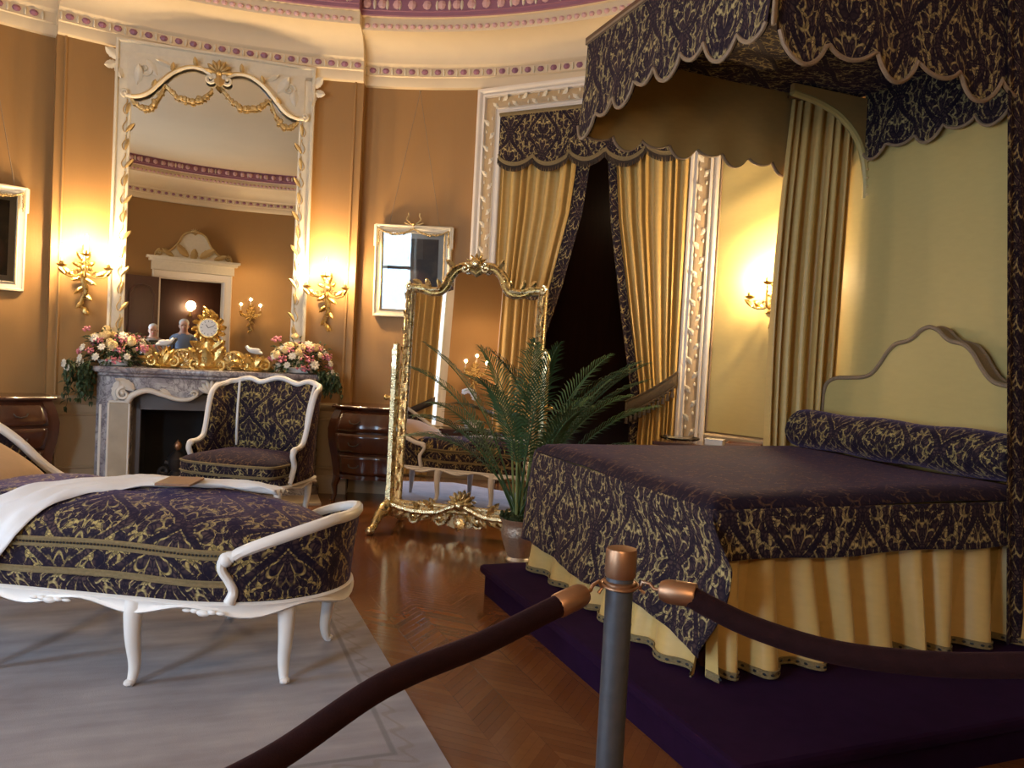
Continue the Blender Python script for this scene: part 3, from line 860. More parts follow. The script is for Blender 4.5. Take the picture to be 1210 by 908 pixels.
vb = MB()   # dim lobby beyond the doorway
o_ = [(-1.6, .33), (-1.6, 2.6), (1.6, 2.6), (1.6, .33)]
P = [[(x, y, z) for x, y in o_] for z in (0.0, 4.0)]
vb.grid(P)
vb.v += [(-1.6, .33, 4.0), (1.6, .33, 4.0), (1.6, 2.6, 4.0), (-1.6, 2.6, 4.0), (-1.6, .2, -.004), (1.6, .2, -.004), (1.6, 2.6, -.004), (-1.6, 2.6, -.004)]
vb.face([8, 9, 10, 11]); vb.face([12, 13, 14, 15])
for x0, x1 in ((-1.6, -.91), (.91, 1.6)):
    o = len(vb.v); vb.v += [(x0, .33, 0), (x1, .33, 0), (x1, .33, 4), (x0, .33, 4)]; vb.face([o, o + 1, o + 2, o + 3])
o = len(vb.v); vb.v += [(-.91, .33, 3.62), (.91, .33, 3.62), (.91, .33, 4), (-.91, .33, 4)]; vb.face([o, o + 1, o + 2, o + 3])
wv = struct(vb.build('wall_lobby', 'dark_wood', smooth=False)); wv.location = (*DM, 0); wv.rotation_euler = (0, 0, math.radians(DROT))
lobby = bpy.data.lights.new('lobby_fill', 'POINT'); lobby.energy = 3.0; lobby.color = (1, .7, .4); lobby.shadow_soft_size = .1  # added unseen fill light, keeps the lobby from going black
lo = bpy.data.objects.new('lobby_fill', lobby); COL.objects.link(lo); lo.parent = wv; lo.location = (-1.2, 1.2, 3.4)
# tall panelled door at the back of the lobby
lb = MB(); lb.box((.1, 2.55, 1.25), (1.1, .05, 2.5))
for xx in (-.17, .37):
    for z0, z1 in ((.2, 1.0), (1.15, 2.3)): frame_sweep(lb, [(xx - .18, z0), (xx - .18, z1), (xx + .18, z1), (xx + .18, z0)], [(0, -2.52), (.01, -2.50), (.03, -2.50), (.04, -2.52)], True)
dl = struct(lb.build('door_2', 'dark_wood')); dl.location = (*DM, 0); dl.rotation_euler = (0, 0, math.radians(DROT))

def dthing(name, label, cat, group=None): return thing(name, label, cat, (*DM, 0), DROT, group)
pel = dthing('pelmet', 'dark damask scalloped pelmet across the top of the doorway', 'pelmet')
def pel_hem(u):
    lob = 5; k = u * lob; b = int(min(k, lob - 1)); fr = k - b
    return 3.19 - .085 * math.sin(PI * fr) ** .7 - (.02 if b % 2 else 0)
N = 90; P = []
for i in range(11):
    t = i / 10; P.append([V((lerp(-.88, .88, j / N), -.075 - .012 * math.sin(j / N * 25) * t, lerp(3.58, pel_hem(j / N), t))) for j in range(N + 1)])
mb = MB(); mb.grid(P, uvo=(.05, .02)); pc = mb.build('cloth', 'damask', pel)
mb = MB(); mb.grid([[p - EY * .006 + EZ * .03 for p in P[-1]], [p - EY * .008 + EZ * .0 for p in P[-1]]]); mb.tube([p - EY * .006 + EZ * .032 for p in P[-1]], .006, 5)
mb.build('fringe_band', 'braid', pel)
mb = MB(); rq = random.Random(4)
for j in range(0, N + 1):
    for q_ in (0, .5):
        if j + q_ > N: continue
        p = vl(P[-1][j], P[-1][min(j + 1, N)], q_) - EY * .006
        mb.tube([p, p - EZ * .05 + EX * rq.uniform(-.004, .004)], [.006, .004], 4)
mb.build('fringe', 'dark_braid', pel)
mb = MB(); mb.box((0, -.04, 3.59), (1.78, .075, .02)); mb.tube([(-.88, -.08, 3.575), (.88, -.08, 3.575)], .012, 6); mb.build('board', 'braid', pel)

# left curtain: leading edge swept away to the tie-back on the left jamb
lc = dthing('door_curtain', 'gold pleated curtain with dark damask border on the left of the doorway', 'curtain', 'curtains in the doorway')
LE = [(3.55, -.005), (3.05, -.014), (2.68, -.05), (2.02, -.20), (1.57, -.34), (1.25, -.50), (1.05, -.60), (.7, -.55), (.05, -.53)]   # right edge of the gold cloth by height
LE = [(z, x - .12) for z, x in LE]
def l_right(z): return interp([(a, b) for a, b in LE[::-1]], z)
mb = MB(); rows, cols, pl = 44, 110, 8; rq = random.Random(31)
am = [rq.uniform(.5, 1.25) for _ in range(pl + 2)]; kmL = pleat_map(pl, 5); kmR = pleat_map(pl, 8)
def lpt(u, z):
    x = lerp(-.885, l_right(z), u); k = kmL(u); b = int(min(k, pl - 1)); w = lerp(am[b], am[b + 1], k - b) * .042
    s = math.sin(2 * PI * k + .25 * math.sin(z * 2 + b)); s = math.copysign(abs(s) ** .75, s)
    return V((x, -.005 + w * s, z))
P = [[lpt(j / cols, lerp(3.56, .02, i / rows)) for j in range(cols + 1)] for i in range(rows + 1)]
mb.grid(P); mb.build('panel', 'gold_silk', lc)
mb = MB(); mb.grid([[vl(r[-1], r[-1] + V((.13, -.012, 0)), k / 6) + EY * (.008 * math.sin(k * 1.1 + i * .2)) for k in range(7)] for i, r in enumerate(P)]); mb.build('border', 'damask_small', lc)
# right curtain: tied back to the right jamb
rc = dthing('door_curtain', 'gold pleated curtain tied back on the right of the doorway', 'curtain', 'curtains in the doorway')
RE = [(3.55, .24), (3.1, .245), (2.6, .30), (1.88, .43), (1.40, .52), (1.17, .565), (.95, .575), (.7, .565), (.02, .54)]
def r_left(z): return interp([(a, b) for a, b in RE[::-1]], z)
def rpt(u, z):
    x = lerp(r_left(z), .885, u); k = kmR(u); b = int(min(k, pl - 1)); w = lerp(am[b + 1], am[b], k - b) * .042
    s = math.sin(2 * PI * k + .25 * math.sin(z * 2 + b)); s = math.copysign(abs(s) ** .75, s)
    tie = math.exp(-((z - (1.03 + .24 * u)) / .09) ** 2)
    return V((x, -.005 + w * s * (1 - .55 * tie), z))
P = [[rpt(j / cols, lerp(3.56, .02, i / rows)) for j in range(cols + 1)] for i in range(rows + 1)]
mb = MB(); mb.grid(P); mb.build('panel', 'gold_silk', rc)
mb = MB(); mb.grid([[vl(r[0] + V((-.075, -.012, 0)), r[0], k / 6) + EY * (.008 * math.sin(k * 1.1 + i * .2)) for k in range(7)] for i, r in enumerate(P)]); mb.build('border', 'damask_small', rc)
tb = [(lerp(.47, .90, k / 12), -.055 - .012 * math.sin(PI * k / 12), lerp(1.005, 1.275, k / 12) - .02 * math.sin(PI * k / 12)) for k in range(13)]
mb = MB(); mb.grid([[V(p) + EZ * (.055 - .11 * i / 4) - EY * (.01 * math.sin(PI * i / 4)) for p in tb] for i in range(5)])
for s in (.055, -.055): mb.tube([V(p) + EZ * s - EY * .004 for p in tb], .007, 5)
tie = mb.build('tieback', 'tie_braid', rc, solid=.006)
for k in range(11):
    t = (k + .4) / 11; p = V((lerp(.475, .895, t), -.068, lerp(1.005, 1.275, t) - .075 - .02 * math.sin(PI * t)))
    mb = MB(); mb.lathe([(.004, .02), (.012, .012), (.013, .0), (.008, -.006), (.013, -.015), (.019, -.062), (.001, -.063)], 8, tuple(p)); mb.build('tassel', 'dark_braid', tie)
# second tie-back on the left jamb, mostly behind the palm
tb = [(lerp(-.42, -.90, k / 12), -.055, lerp(1.005, 1.275, k / 12)) for k in range(13)]
mb = MB(); mb.grid([[V(p) + EZ * (.055 - .11 * i / 4) for p in tb] for i in range(5)]); mb.build('tieback', 'tie_braid', lc, solid=.006)
# ------------------------------------------------------------------ chimneypiece (local x along the wall, -y into the room)
M0 = (-2.755, 7.20); MROT = 17.8
def mthing(name, label, cat, group=None, x=0.0, y=0.0, z=0.0):
    a = math.radians(MROT)
    return thing(name, label, cat, (M0[0] + x * math.cos(a) - y * math.sin(a), M0[1] + x * math.sin(a) + y * math.cos(a), z), MROT, group)
FC = .05
fp = mthing('fireplace', 'grey veined marble fireplace with serpentine shelf and carved scrolls', 'fireplace', x=FC)
def xz(y): return lambda u, w, q: (u, y + q, w)
# shelf with a serpentine front
front = [(-.95, -.20), (-.93, -.27), (-.80, -.30), (-.62, -.315), (-.42, -.285), (-.22, -.315), (0, -.345), (.22, -.315), (.42, -.285), (.62, -.315), (.80, -.30), (.93, -.27), (.95, -.20)]
fs = [(p.x, p.y) for p in spline([(a, b, 0) for a, b in front], 4)]
mb = MB(); P = []
for ins, z in ((.05, 1.045), (.03, 1.055), (.035, 1.07), (.0, 1.085), (-.006, 1.105), (.0, 1.125), (.012, 1.130)):
    P.append([(u * (1 - ins / .95), w + ins, z) for u, w in fs])
mb.grid(P)
for i, fl_ in ((0, 0), (-1, 1)):
    o = len(mb.v); row = P[i]; mb.v += [tuple(q) for q in row] + [(row[-1][0], .03, row[0][2]), (row[0][0], .03, row[0][2])]; mb.face(range(o, o + len(row) + 2))
for sx in (0, -1):
    o = len(mb.v); col = [r[sx] for r in P]; mb.v += [tuple(q) for q in col] + [(col[-1][0], .03, col[-1][2]), (col[0][0], .03, col[0][2])]; mb.face(range(o, o + len(col) + 2))
mb.build('mantel_shelf', 'marble', fp, angle=35)
# frieze with a scalloped lower edge
low = [(-.66, .86), (-.60, .90), (-.50, .925), (-.40, .90), (-.30, .872), (-.20, .862), (-.12, .885), (-.05, .93), (.05, .93), (.12, .885), (.20, .862), (.30, .872), (.40, .90), (.50, .925), (.60, .90), (.66, .86)]
ls = [(p.x, p.y) for p in spline([(a, b, 0) for a, b in low], 4)]
mb = MB(); mb.prism(ls + [(.66, 1.05), (-.66, 1.05)], lambda u, w, q: (u, q + .018 * math.cos(u * 7.5), w), -.24, -.10)
mb.build('frieze', 'marble', fp, bevel=.006)
mb = MB()
for s in (-1, 1):
    pts = spline([(s * .67, -.25, .83), (s * .63, -.268, .89), (s * .52, -.272, .935), (s * .40, -.27, .905), (s * .28, -.275, .868), (s * .18, -.275, .87), (s * .115, -.275, .91)], 6)
    mb.tube(pts, [.030 * (1 - .5 * i / len(pts)) for i in range(len(pts))], 7)
    volute(mb, (s * .135, 0, .915), .035, 1.0, .012, a0=0 if s > 0 else PI, sgn=s, y=-.28)
    volute(mb, (s * .70, 0, .90), .06, 1.1, .02, a0=PI / 2, sgn=-s, y=-.27)
    acanthus(mb, (s * .62, 0, .935), PI / 2 - s * .9, .17, .09, y=-.26, thick=.02)
    acanthus(mb, (s * .76, 0, .84), PI / 2 + s * .25, .18, .12, y=-.25, thick=.02)
    acanthus(mb, (s * .33, 0, .885), PI / 2 - s * 1.0, .11, .07, y=-.26, curl=-.3, thick=.015)
shell(mb, (0, 0, .92), .12, y=-.27); acanthus(mb, (0, 0, .93), -PI / 2, .10, .08, y=-.265, thick=.015)
mb.build('carved_scroll', 'white_trim', fp, angle=60)
for s in (-1, 1):
    mb = MB()
    poly = [(s * .93, -.02), (s * .93, -.14), (s * .84, -.235), (s * .64, -.235), (s * .64, -.02)]
    mb.prism(poly, lambda u, w, q: (u, w, q), .0, 1.05)
    mb.prism([(s * .96, .0), (s * .96, -.16), (s * .86, -.265), (s * .62, -.265), (s * .62, .0)], lambda u, w, q: (u, w, q), .0, .10)
    lg = mb.build('jamb', 'marble', fp, smooth=False, bevel=.008)
    mb = MB(); mb.box((s * .735, -.24, .47), (.15, .02, .70)); mb.build('jamb_panel', 'marble_tan', lg, smooth=False, bevel=.005)
    mb = MB()
    for xx in (.655, .815): mb.tube([(s * xx, -.244, .11), (s * xx, -.244, .82)], .011, 6)
    mb.tube([(s * .655, -.244, .83), (s * .815, -.244, .83)], .011, 6)
    mb.tube([(s * .885, -.19, .11), (s * .885, -.19, .80)], .014, 6)
    mb.build('jamb_moulding', 'white_trim', lg)
mb = MB()
for s in (-1, 1): mb.box((s * .61, -.10, .43), (.06, .06, .86))
mb.box((0, -.10, .83), (1.28, .06, .14)); mb.build('slip', 'slate', fp, smooth=False)
mb = MB(); q_ = [(-.60, -.13), (-.60, .36), (.60, .36), (.60, -.13)]
mb.grid([[(x, y, z) for x, y in q_] for z in (-.004, .78)]); o = len(mb.v)
mb.v += [(x, y, .765) for x, y in q_]; mb.face([o, o + 1, o + 2, o + 3]); mb.build('firebox', 'soot', fp, smooth=False)
mb = MB(); mb.box((0, -.42, .012), (1.9, .42, .024)); mb.build('hearth', 'marble_tan', fp, smooth=False, bevel=.004)

fd = mthing('fire_dog', 'dark iron scrolled fire dog standing in the fireplace opening', 'andiron', x=FC - .27, y=-.05)
mb = MB()
mb.box((0, -.06, .06), (.30, .10, .05)); mb.lathe([(.10, .08), (.06, .12), (.09, .17), (.05, .22), (.075, .27), (.09, .33), (.05, .38), (.02, .40)], 12, (0, -.06, 0))
for s in (-1, 1):
    volute(mb, (s * .10, 0, .22), .085, 1.3, .022, a0=PI / 2, sgn=s, y=-.08); acanthus(mb, (s * .04, 0, .10), PI / 2 - s * .6, .16, .08, y=-.10); mb.ball((s * .12, -.06, .025), (.035, .035, .025))
mb.build('scroll_body', 'iron', fd)
mb = MB(); mb.lathe([(.012, .40), (.03, .42), (.036, .45), (.02, .48), (.001, .50)], 10, (0, -.06, 0)); mb.build('finial', 'brass', fd)

# overmantel mirror
om = mthing('overmantel_mirror', 'tall cream and gilt carved mirror above the marble fireplace', 'mirror')
ZB, ZTp, HO, HI = 1.135, 3.83, .835, .705
mb = MB(); mb.v += [(-HI - .01, -.035, ZB), (HI + .01, -.035, ZB), (HI + .01, -.035, ZTp - .03), (-HI - .01, -.035, ZTp - .03)]; mb.face([0, 1, 2, 3]); mb.build('glass', 'mirror', om, smooth=False)
mb = MB(); frame_sweep(mb, dims(HI, ZB, ZTp - .02), [(-.006, .03), (.0, .05), (.012, .055), (.02, .045), (.035, .055), (.095, .055), (.105, .075), (.122, .075), (.130, .05), (.130, -.085)])
mb.box((0, .02, ZTp - .005), (2 * HO, .15, .03)); mb.box((0, .03, (ZB + ZTp) / 2), (2 * HI + .1, .11, ZTp - ZB - .03))
mb.build('frame', 'cream_frame', om, angle=45)
arch = [(-.74, 3.455), (-.66, 3.455), (-.57, 3.50), (-.48, 3.60), (-.38, 3.70), (-.26, 3.765), (-.15, 3.77), (-.08, 3.74), (-.045, 3.70)]
al = [(p.x, p.y) for p in spline([(a, b, 0) for a, b in arch], 5)]
for s in (-1, 1):
    mb = MB(); pl_ = [(-s * u, w) for u, w in al] + [(0, 3.70), (0, 3.815), (s * .735, 3.815)]
    mb.prism(pl_, lambda u, w, q: (u, q, w), -.065, -.04)
    # raised trellis of leaves on the spandrel
    acanthus(mb, (s * .50, 0, 3.66), PI / 2 - s * .7, .17, .09, y=-.065, curl=.5 * s); acanthus(mb, (s * .66, 0, 3.56), PI / 2 + s * .2, .17, .08, y=-.065, curl=-.4 * s)
    volute(mb, (s * .60, 0, 3.70), .06, 1.2, .010, a0=0, sgn=s, y=-.07); acanthus(mb, (s * .38, 0, 3.75), PI / 2 - s * 1.2, .14, .05, y=-.065)
    mb.build('spandrel', 'cream_frame', om, angle=50)
    mb = MB(); pts = [(-s * u, -.085, w) for u, w in al]; mb.tube(pts, [.021 - .004 * math.cos(i / len(pts) * 9) for i in range(len(pts))], 8)
    volute(mb, (s * .075, 0, 3.695), .055, 1.1, .02, a0=PI / 2, sgn=s, y=-.09); volute(mb, (s * .745, 0, 3.475), .032, 1.0, .016, a0=-PI / 2, sgn=s, y=-.09)
    mb.build('scroll', 'cream_frame', om)
    mb = MB(); pts = [(-s * u, -.107, w + .004) for u, w in al[3:-3]]; mb.tube(pts, .0065, 5)
    for k in (12, 20, 28): acanthus(mb, (-s * al[k][0], 0, al[k][1]), PI / 2 + s * (.8 - .03 * k), .08, .045, y=-.10)
    mb.build('gilt_edge', 'gilt_paint', om)
    mb = MB(); garland(mb, (s * .43, 3.585), (s * .05, 3.60), .115, .028, 18, y=-.06, seed=3); mb.build('garland', 'gilt_paint', om)
    mb = MB(); garland(mb, (s * .69, 3.43), (s * .44, 3.575), .13, .025, 14, y=-.06, seed=4); mb.build('garland', 'gilt_paint', om)
    mb = MB(); q = random.Random(8)
    for k in range(13):
        z = lerp(1.45, 3.30, k / 12); acanthus(mb, (s * .765 - s * .03, 0, z), PI / 2 + s * .55 * (1 if k % 2 else .2), .11, .035, y=-.055, curl=.4 * s, thick=.008)
        mb.tube([(s * (.745 + .016 * math.sin(i * .9)), -.06, z + .13 * i / 6) for i in range(7)], .004, 4)
    mb.build('leaf_trail', 'gilt_paint', om)
    mb = MB(); acanthus(mb, (s * .80, 0, 3.76), PI / 2 - s * .9, .13, .09, y=-.06); acanthus(mb, (s * .82, 0, 3.72), -s * .25 + (0 if s > 0 else PI), .10, .08, y=-.05); acanthus(mb, (s * .83, 0, 3.74), -PI / 2 - s * .25, .16, .07, y=-.05)
    mb.build('corner_leaf', 'cream_frame', om)
mb = MB(); shell(mb, (0, 0, 3.745), .115, y=-.10, lobes=7, a0=.05 * PI, a1=.95 * PI); acanthus(mb, (0, 0, 3.76), -PI / 2, .14, .10, y=-.095, thick=.018); mb.build('crest_shell', 'gilt_paint', om)

# ------------------------------------------------------------------ wall sconces
def light(name, loc, e, col, size, parent=None):
    l = bpy.data.lights.new(name, 'POINT'); l.energy = e; l.color = col; l.shadow_soft_size = size
    o = bpy.data.objects.new(name, l); COL.objects.link(o); o.location = loc
    if parent: o.parent = parent
    return o
SC_E = 68.0
G_ = 'gilt three-arm wall sconces'
def make_sconce(label, a, inset, z, group):
    t = thing('wall_sconce', label, 'wall light', wall_loc(a, inset, z), a - 90, G_)
    mb = MB()   # back plate: leafy spine with a tail
    mb.tube(spline([(.02, -.02, -.40), (-.015, -.025, -.30), (.02, -.03, -.20), (-.005, -.035, -.10), (0, -.04, .02), (0, -.03, .12)], 5), [.008 + .012 * math.sin(PI * i / 25) for i in range(26)], 7)
    for k, (zz, aa, L) in enumerate(((-.32, -1.2, .09), (-.27, -2.0, .09), (-.2, -1.0, .10), (-.15, -2.2, .10), (-.08, -.7, .11), (-.06, -2.5, .11), (.0, .5, .10), (.0, 2.6, .10), (.05, 1.0, .10), (.05, 2.1, .10), (.1, 1.57, .10))):
        acanthus(mb, (0, 0, zz), aa, L, .045, y=-.025, curl=.6 * (1 if aa > -1.57 else -1), thick=.012)
    for k in range(7):
        an = k / 7 * 2 * PI; mb.ball((.045 * math.cos(an), -.05, .0 + .045 * math.sin(an)), (.018, .014, .018), 6, 4)
    mb.ball((0, -.06, 0), (.030, .018, .030), 10, 6)
    mb.build('back_plate', 'gilt', t)
    for (ex, ey, ez, cz) in ((-.175, -.13, -.01, 1), (.175, -.13, -.01, 1), (0, -.17, .09, 1)):
        mb = MB()
        mid = [(0, -.05, -.03), (ex * .35, ey * .55 - .02, -.075), (ex * .75, ey * .9, -.075), (ex * 1.02, ey, -.035), (ex, ey, ez)]
        pts = spline(mid, 6); mb.tube(pts, [.011 - .004 * i / len(pts) for i in range(len(pts))], 7)
        if ex:
            volute(mb, (ex * .5, 0, -.045), .03, 1.2, .007, a0=-PI / 2, sgn=-1 if ex > 0 else 1, y=ey * .6)
            acanthus(mb, (ex * .45, 0, -.07), .4 if ex > 0 else PI - .4, .10, .05, y=ey * .75, curl=.6 * (1 if ex > 0 else -1)); acanthus(mb, (ex * .85, 0, -.07), .9 if ex > 0 else PI - .9, .08, .04, y=ey)
        arm = mb.build('arm', 'gilt', t)
        mb = MB(); mb.lathe([(.005, 0), (.018, .004), (.036, .016), (.040, .022), (.028, .02), (.014, .024), (.017, .035), (.014, .05)], 12, (ex, ey, ez), lob=6, lobamp=.06); mb.build('drip_pan', 'gilt', arm)
        mb = MB(); mb.lathe([(.011, .045), (.0105, .12), (.006, .125)], 10, (ex, ey, ez)); mb.build('candle', 'candle', arm)
        mb = MB(); mb.lathe([(.004, .124), (.010, .138), (.011, .150), (.007, .168), (.001, .188)], 10, (ex, ey, ez)); mb.build('flame_bulb', 'flame', arm)
        light('sconce_light', (ex, ey - .005, ez + .155), SC_E, (1.0, .70, .38), .02, t)
    return t
G_ = 'gilt three-arm wall sconces'
make_sconce('gilt sconce between the left painting and the overmantel mirror', 123.2, 0.0, 1.95, None)
make_sconce('gilt sconce between the overmantel mirror and the white framed painting', 95.1, 0.0, 1.93, None)
make_sconce('gilt sconce on the gold wall partly behind the bed curtain', 38.8, 0.0, 1.93, None)
make_sconce('gilt sconce on the wall beside the entrance door, seen in the overmantel mirror', 290.0, 0.0, 1.95, None)
make_sconce('gilt sconce on the panel between the windows, seen in the standing mirror', 229.6, 0.0, 1.80, None)

# ------------------------------------------------------------------ pictures
def m_painting():
    t = NT('dark_portrait'); c = t.coord('Object')
    x, y, z = t.sep(c)
    n = t.noise(c, 7.0, 5.0, .6, .8)[0]
    base = t.ramp(n, ((.3, (.018, .014, .012)), (.55, (.05, .035, .025)), (.75, (.12, .085, .05))))
    # soft figure: pale face and shoulders
    def blob(cx, cz, rx, rz):
        a = t.math('DIVIDE', t.math('SUBTRACT', x, cx), rx); b = t.math('DIVIDE', t.math('SUBTRACT', z, cz), rz)
        return t.mapr(t.math('ADD', t.math('SQRT', t.math('ADD', t.math('MULTIPLY', a, a), t.math('MULTIPLY', b, b))), t.math('MULTIPLY', n, .5)), .8, 1.35, 1.0, 0.0)
    base = t.mix(blob(.05, -.14, .15, .16), base, (.20, .075, .045))
    base = t.mix(blob(-.02, -.02, .075, .09), base, (.50, .32, .20))
    base = t.mix(blob(.0, .06, .09, .06), base, (.07, .035, .02))
    t.base(base, .5, 0.0); return t.m
M['portrait'] = m_painting()
def picture(label, a, z, w, h):
    t = thing('framed_painting', label, 'painting', wall_loc(a, .05, z), a - 90 + 3.5, 'framed paintings hung by cords')
    t.rotation_euler.x = math.radians(2.5)   # hung on a cord, leaning forward
    mb = MB(); hw, hh = w / 2, h / 2
    frame_sweep(mb, [(-hw + .075, -hh + .075), (-hw + .075, hh - .075), (hw - .075, hh - .075), (hw - .075, -hh + .075)], [(-.008, .01), (.0, .028), (.012, .03), (.02, .02), (.04, .03), (.058, .045), (.07, .04), (.075, .02), (.075, -.025)], True)
    for s in (-1, 1): mb.box((s * (hw - .01), -.01, hh - .11), (.04, .05, .20))
    mb.box((0, .0, 0), (2 * hw - .04, .03, 2 * hh - .04))
    mb.build('frame', 'cream_frame', t, angle=40)
    mb = MB(); mb.tube([(sx * (hw - .07), -.03, sz * (hh - .07)) for sx, sz in ((-1, -1), (-1, 1), (1, 1), (1, -1))], .006, 5, closed=True)
    garland(mb, (-hw + .04, hh - .05), (0, hh - .035), .05, .012, 16, y=-.045, seed=2); garland(mb, (0, hh - .035), (hw - .04, hh - .05), .05, .012, 16, y=-.045, seed=6)
    for s in (-1, 1): garland(mb, (s * (hw - .035), hh - .05), (s * (hw - .035), hh - .2), .0, .012, 8, y=-.04)
    mb.build('gilt_swag', 'gilt_paint', t)
    mb = MB()
    for s in (-1, 1):
        mb.tube(spline([(0, -.03, hh), (s * .03, -.04, hh + .015), (s * .065, -.04, hh + .05), (s * .05, -.035, hh + .085), (s * .055, -.035, hh + .11)], 5), .007, 6)
        mb.tube(spline([(0, -.03, hh), (s * .05, -.04, hh + .005), (s * .09, -.04, hh + .02)], 5), .006, 6)
    mb.ball((0, -.045, hh + .005), .018, 8, 6); mb.build('ribbon_crest', 'gilt_paint', t)
    mb = MB(); iw, ih = hw - .07, hh - .07; mw = .055
    frame_sweep(mb, [(-iw + mw, -ih + mw), (-iw + mw, ih - mw), (iw - mw, ih - mw), (iw - mw, -ih + mw)], [(.0, .016), (mw, .020)], True); mb.build('mount', 'paper', t)
    mb = MB(); mb.v += [(-iw + mw, -.0155, -ih + mw), (iw - mw, -.0155, -ih + mw), (iw - mw, -.0155, ih - mw), (-iw + mw, -.0155, ih - mw)]; mb.face([0, 1, 2, 3]); mb.build('canvas', 'portrait', t, smooth=False)
    mb = MB(); mb.v += [(-iw, -.024, -ih), (iw, -.024, -ih), (iw, -.024, ih), (-iw, -.024, ih)]; mb.face([0, 1, 2, 3]); mb.build('glass', 'picture_glass', t, smooth=False)
    mb = MB()
    for s in (-1, 1): mb.tube([(s * .24, .0, hh - .01), (0, .02, CORN - .06 - z)], .003, 4)
    mb.ball((0, .01, CORN - .06 - z), .01, 6, 4); mb.build('cord', 'taupe_cord', t)
    return t
picture('dark portrait in white and gilt frame between fireplace and doorway', 84.6, 2.14, .73, .87)
picture('gilt and white framed painting cut by the left edge of the photo', 133.3, 2.145, .66, .86)

# ------------------------------------------------------------------ commodes
def commode(label, a, inset, hw, h=.87):
    t = thing('commode', label, 'chest of drawers', wall_loc(a, inset), a - 90, 'dark chests of drawers')
    dep = .20
    def out(z):   # bombe swell by height
        return interp([(0, .0), (.18, .0), (.35, .015), (.55, .05), (.68, .055), (.78, .03), (.85, .0)], z)
    def section(z, pad=0.0):
        s = out(z) + pad; P = []
        for k in range(25):
            u = lerp(-1, 1, k / 24); P.append((u * (hw - .02 + s), -dep - s * 1.2 - .035 * math.cos(u * PI * .5) ** 1.0 + .012 * math.cos(u * PI * 2.5), z))
        return [(-(hw - .02 + s), dep, z)] + P + [(hw - .02 + s, dep, z)]
    mb = MB(); Z = [.20, .24, .3, .4, .5, .58, .66, .73, .79, .84]; mb.grid([section(z) for z in Z]); o = len(mb.v); S_ = section(.20); mb.v += S_; mb.face(range(o, o + len(S_))[::-1]); mb.build('body', 'mahogany', t, angle=50)
    mb = MB(); P = [section(.84, .012), section(.845, .03), section(.86, .035), section(.87, .025)]; mb.grid(P); o = len(mb.v); mb.v += P[-1]; mb.face(range(o, o + len(P[-1]))); mb.build('top', 'mahogany', t, angle=50)
    for z0, z1 in ((.24, .42), (.44, .62), (.64, .82)):
        Zs = [lerp(z0, z1, i / 5) for i in range(6)]
        mb = MB(); mb.grid([section(z, .006)[3:-3] for z in Zs]); d_ = mb.build('drawer', 'mahogany', t, angle=60, solid=.008)
        mb = MB()
        zc = (z0 + z1) / 2
        for s in (-1, 1):
            x = s * hw * .5; y = -dep - out(zc) * 1.2 - .045
            mb.tube([(x - .05, y, zc + .01), (x - .035, y - .018, zc - .012), (x, y - .024, zc - .02), (x + .035, y - .018, zc - .012), (x + .05, y, zc + .01)], .006, 6)
        mb.build('handle', 'iron', d_)
    for sx in (-1, 1):
        for sy in (-1, 1):
            mb = MB(); b = V((sx * (hw - .05), sy * (dep - .03) - (.02 if sy < 0 else 0), .22))
            mb.tube([b, b + V((sx * .02, -.01 if sy < 0 else 0, -.08)), b + V((sx * .012, -.006 if sy < 0 else 0, -.16)), b + V((sx * .03, -.02 if sy < 0 else 0, -.22))], [.04, .03, .02, .024], 8); mb.build('leg', 'mahogany', t)
    return t
commode('dark glossy bombe chest of drawers between fireplace and standing mirror', 86.6, .25, .43)
commode('dark chest of drawers against the wall at the left edge, behind the daybed', 133.6, .25, .50)

# ------------------------------------------------------------------ things on the mantelpiece
def flower_mesh(kind, mat):
    mb = MB(); q = random.Random(kind)
    if kind % 3 == 0:       # rose: nested petals
        for ring_, (n, r, tilt) in enumerate(((3, .012, .3), (5, .022, .7), (6, .030, 1.1))):
            for k in range(n):
                a = 2 * PI * k / n + ring_ * .5; d = V((math.cos(a), math.sin(a), 0)); s = V((-math.sin(a), math.cos(a), 0)); nn = (d * math.cos(tilt) + EZ * -math.sin(tilt) * .3).normalized()
                mb.ball(d * r * .8 + EZ * (.014 - ring_ * .006), (.006 + .002 * ring_, .015 + .004 * ring_, .018), 6, 4, ax=(nn, s, EZ))
        mb.ball((0, 0, .008), .014, 7, 5)
    elif kind % 3 == 1:     # open daisy-like bloom
        for k in range(8):
            a = 2 * PI * k / 8; d = V((math.cos(a), math.sin(a), 0)); s = V((-math.sin(a), math.cos(a), 0))
            mb.ball(d * .022 + EZ * .004, (.018, .011, .005), 6, 4, ax=(d, s, EZ))
        mb.ball((0, 0, .008), (.010, .010, .007), 6, 4)
    else:                   # cluster of small blossoms
        for k in range(14):
            mb.ball((q.gauss(0, .016), q.gauss(0, .016), abs(q.gauss(.004, .012))), q.uniform(.007, .012), 6, 4)
    return mb
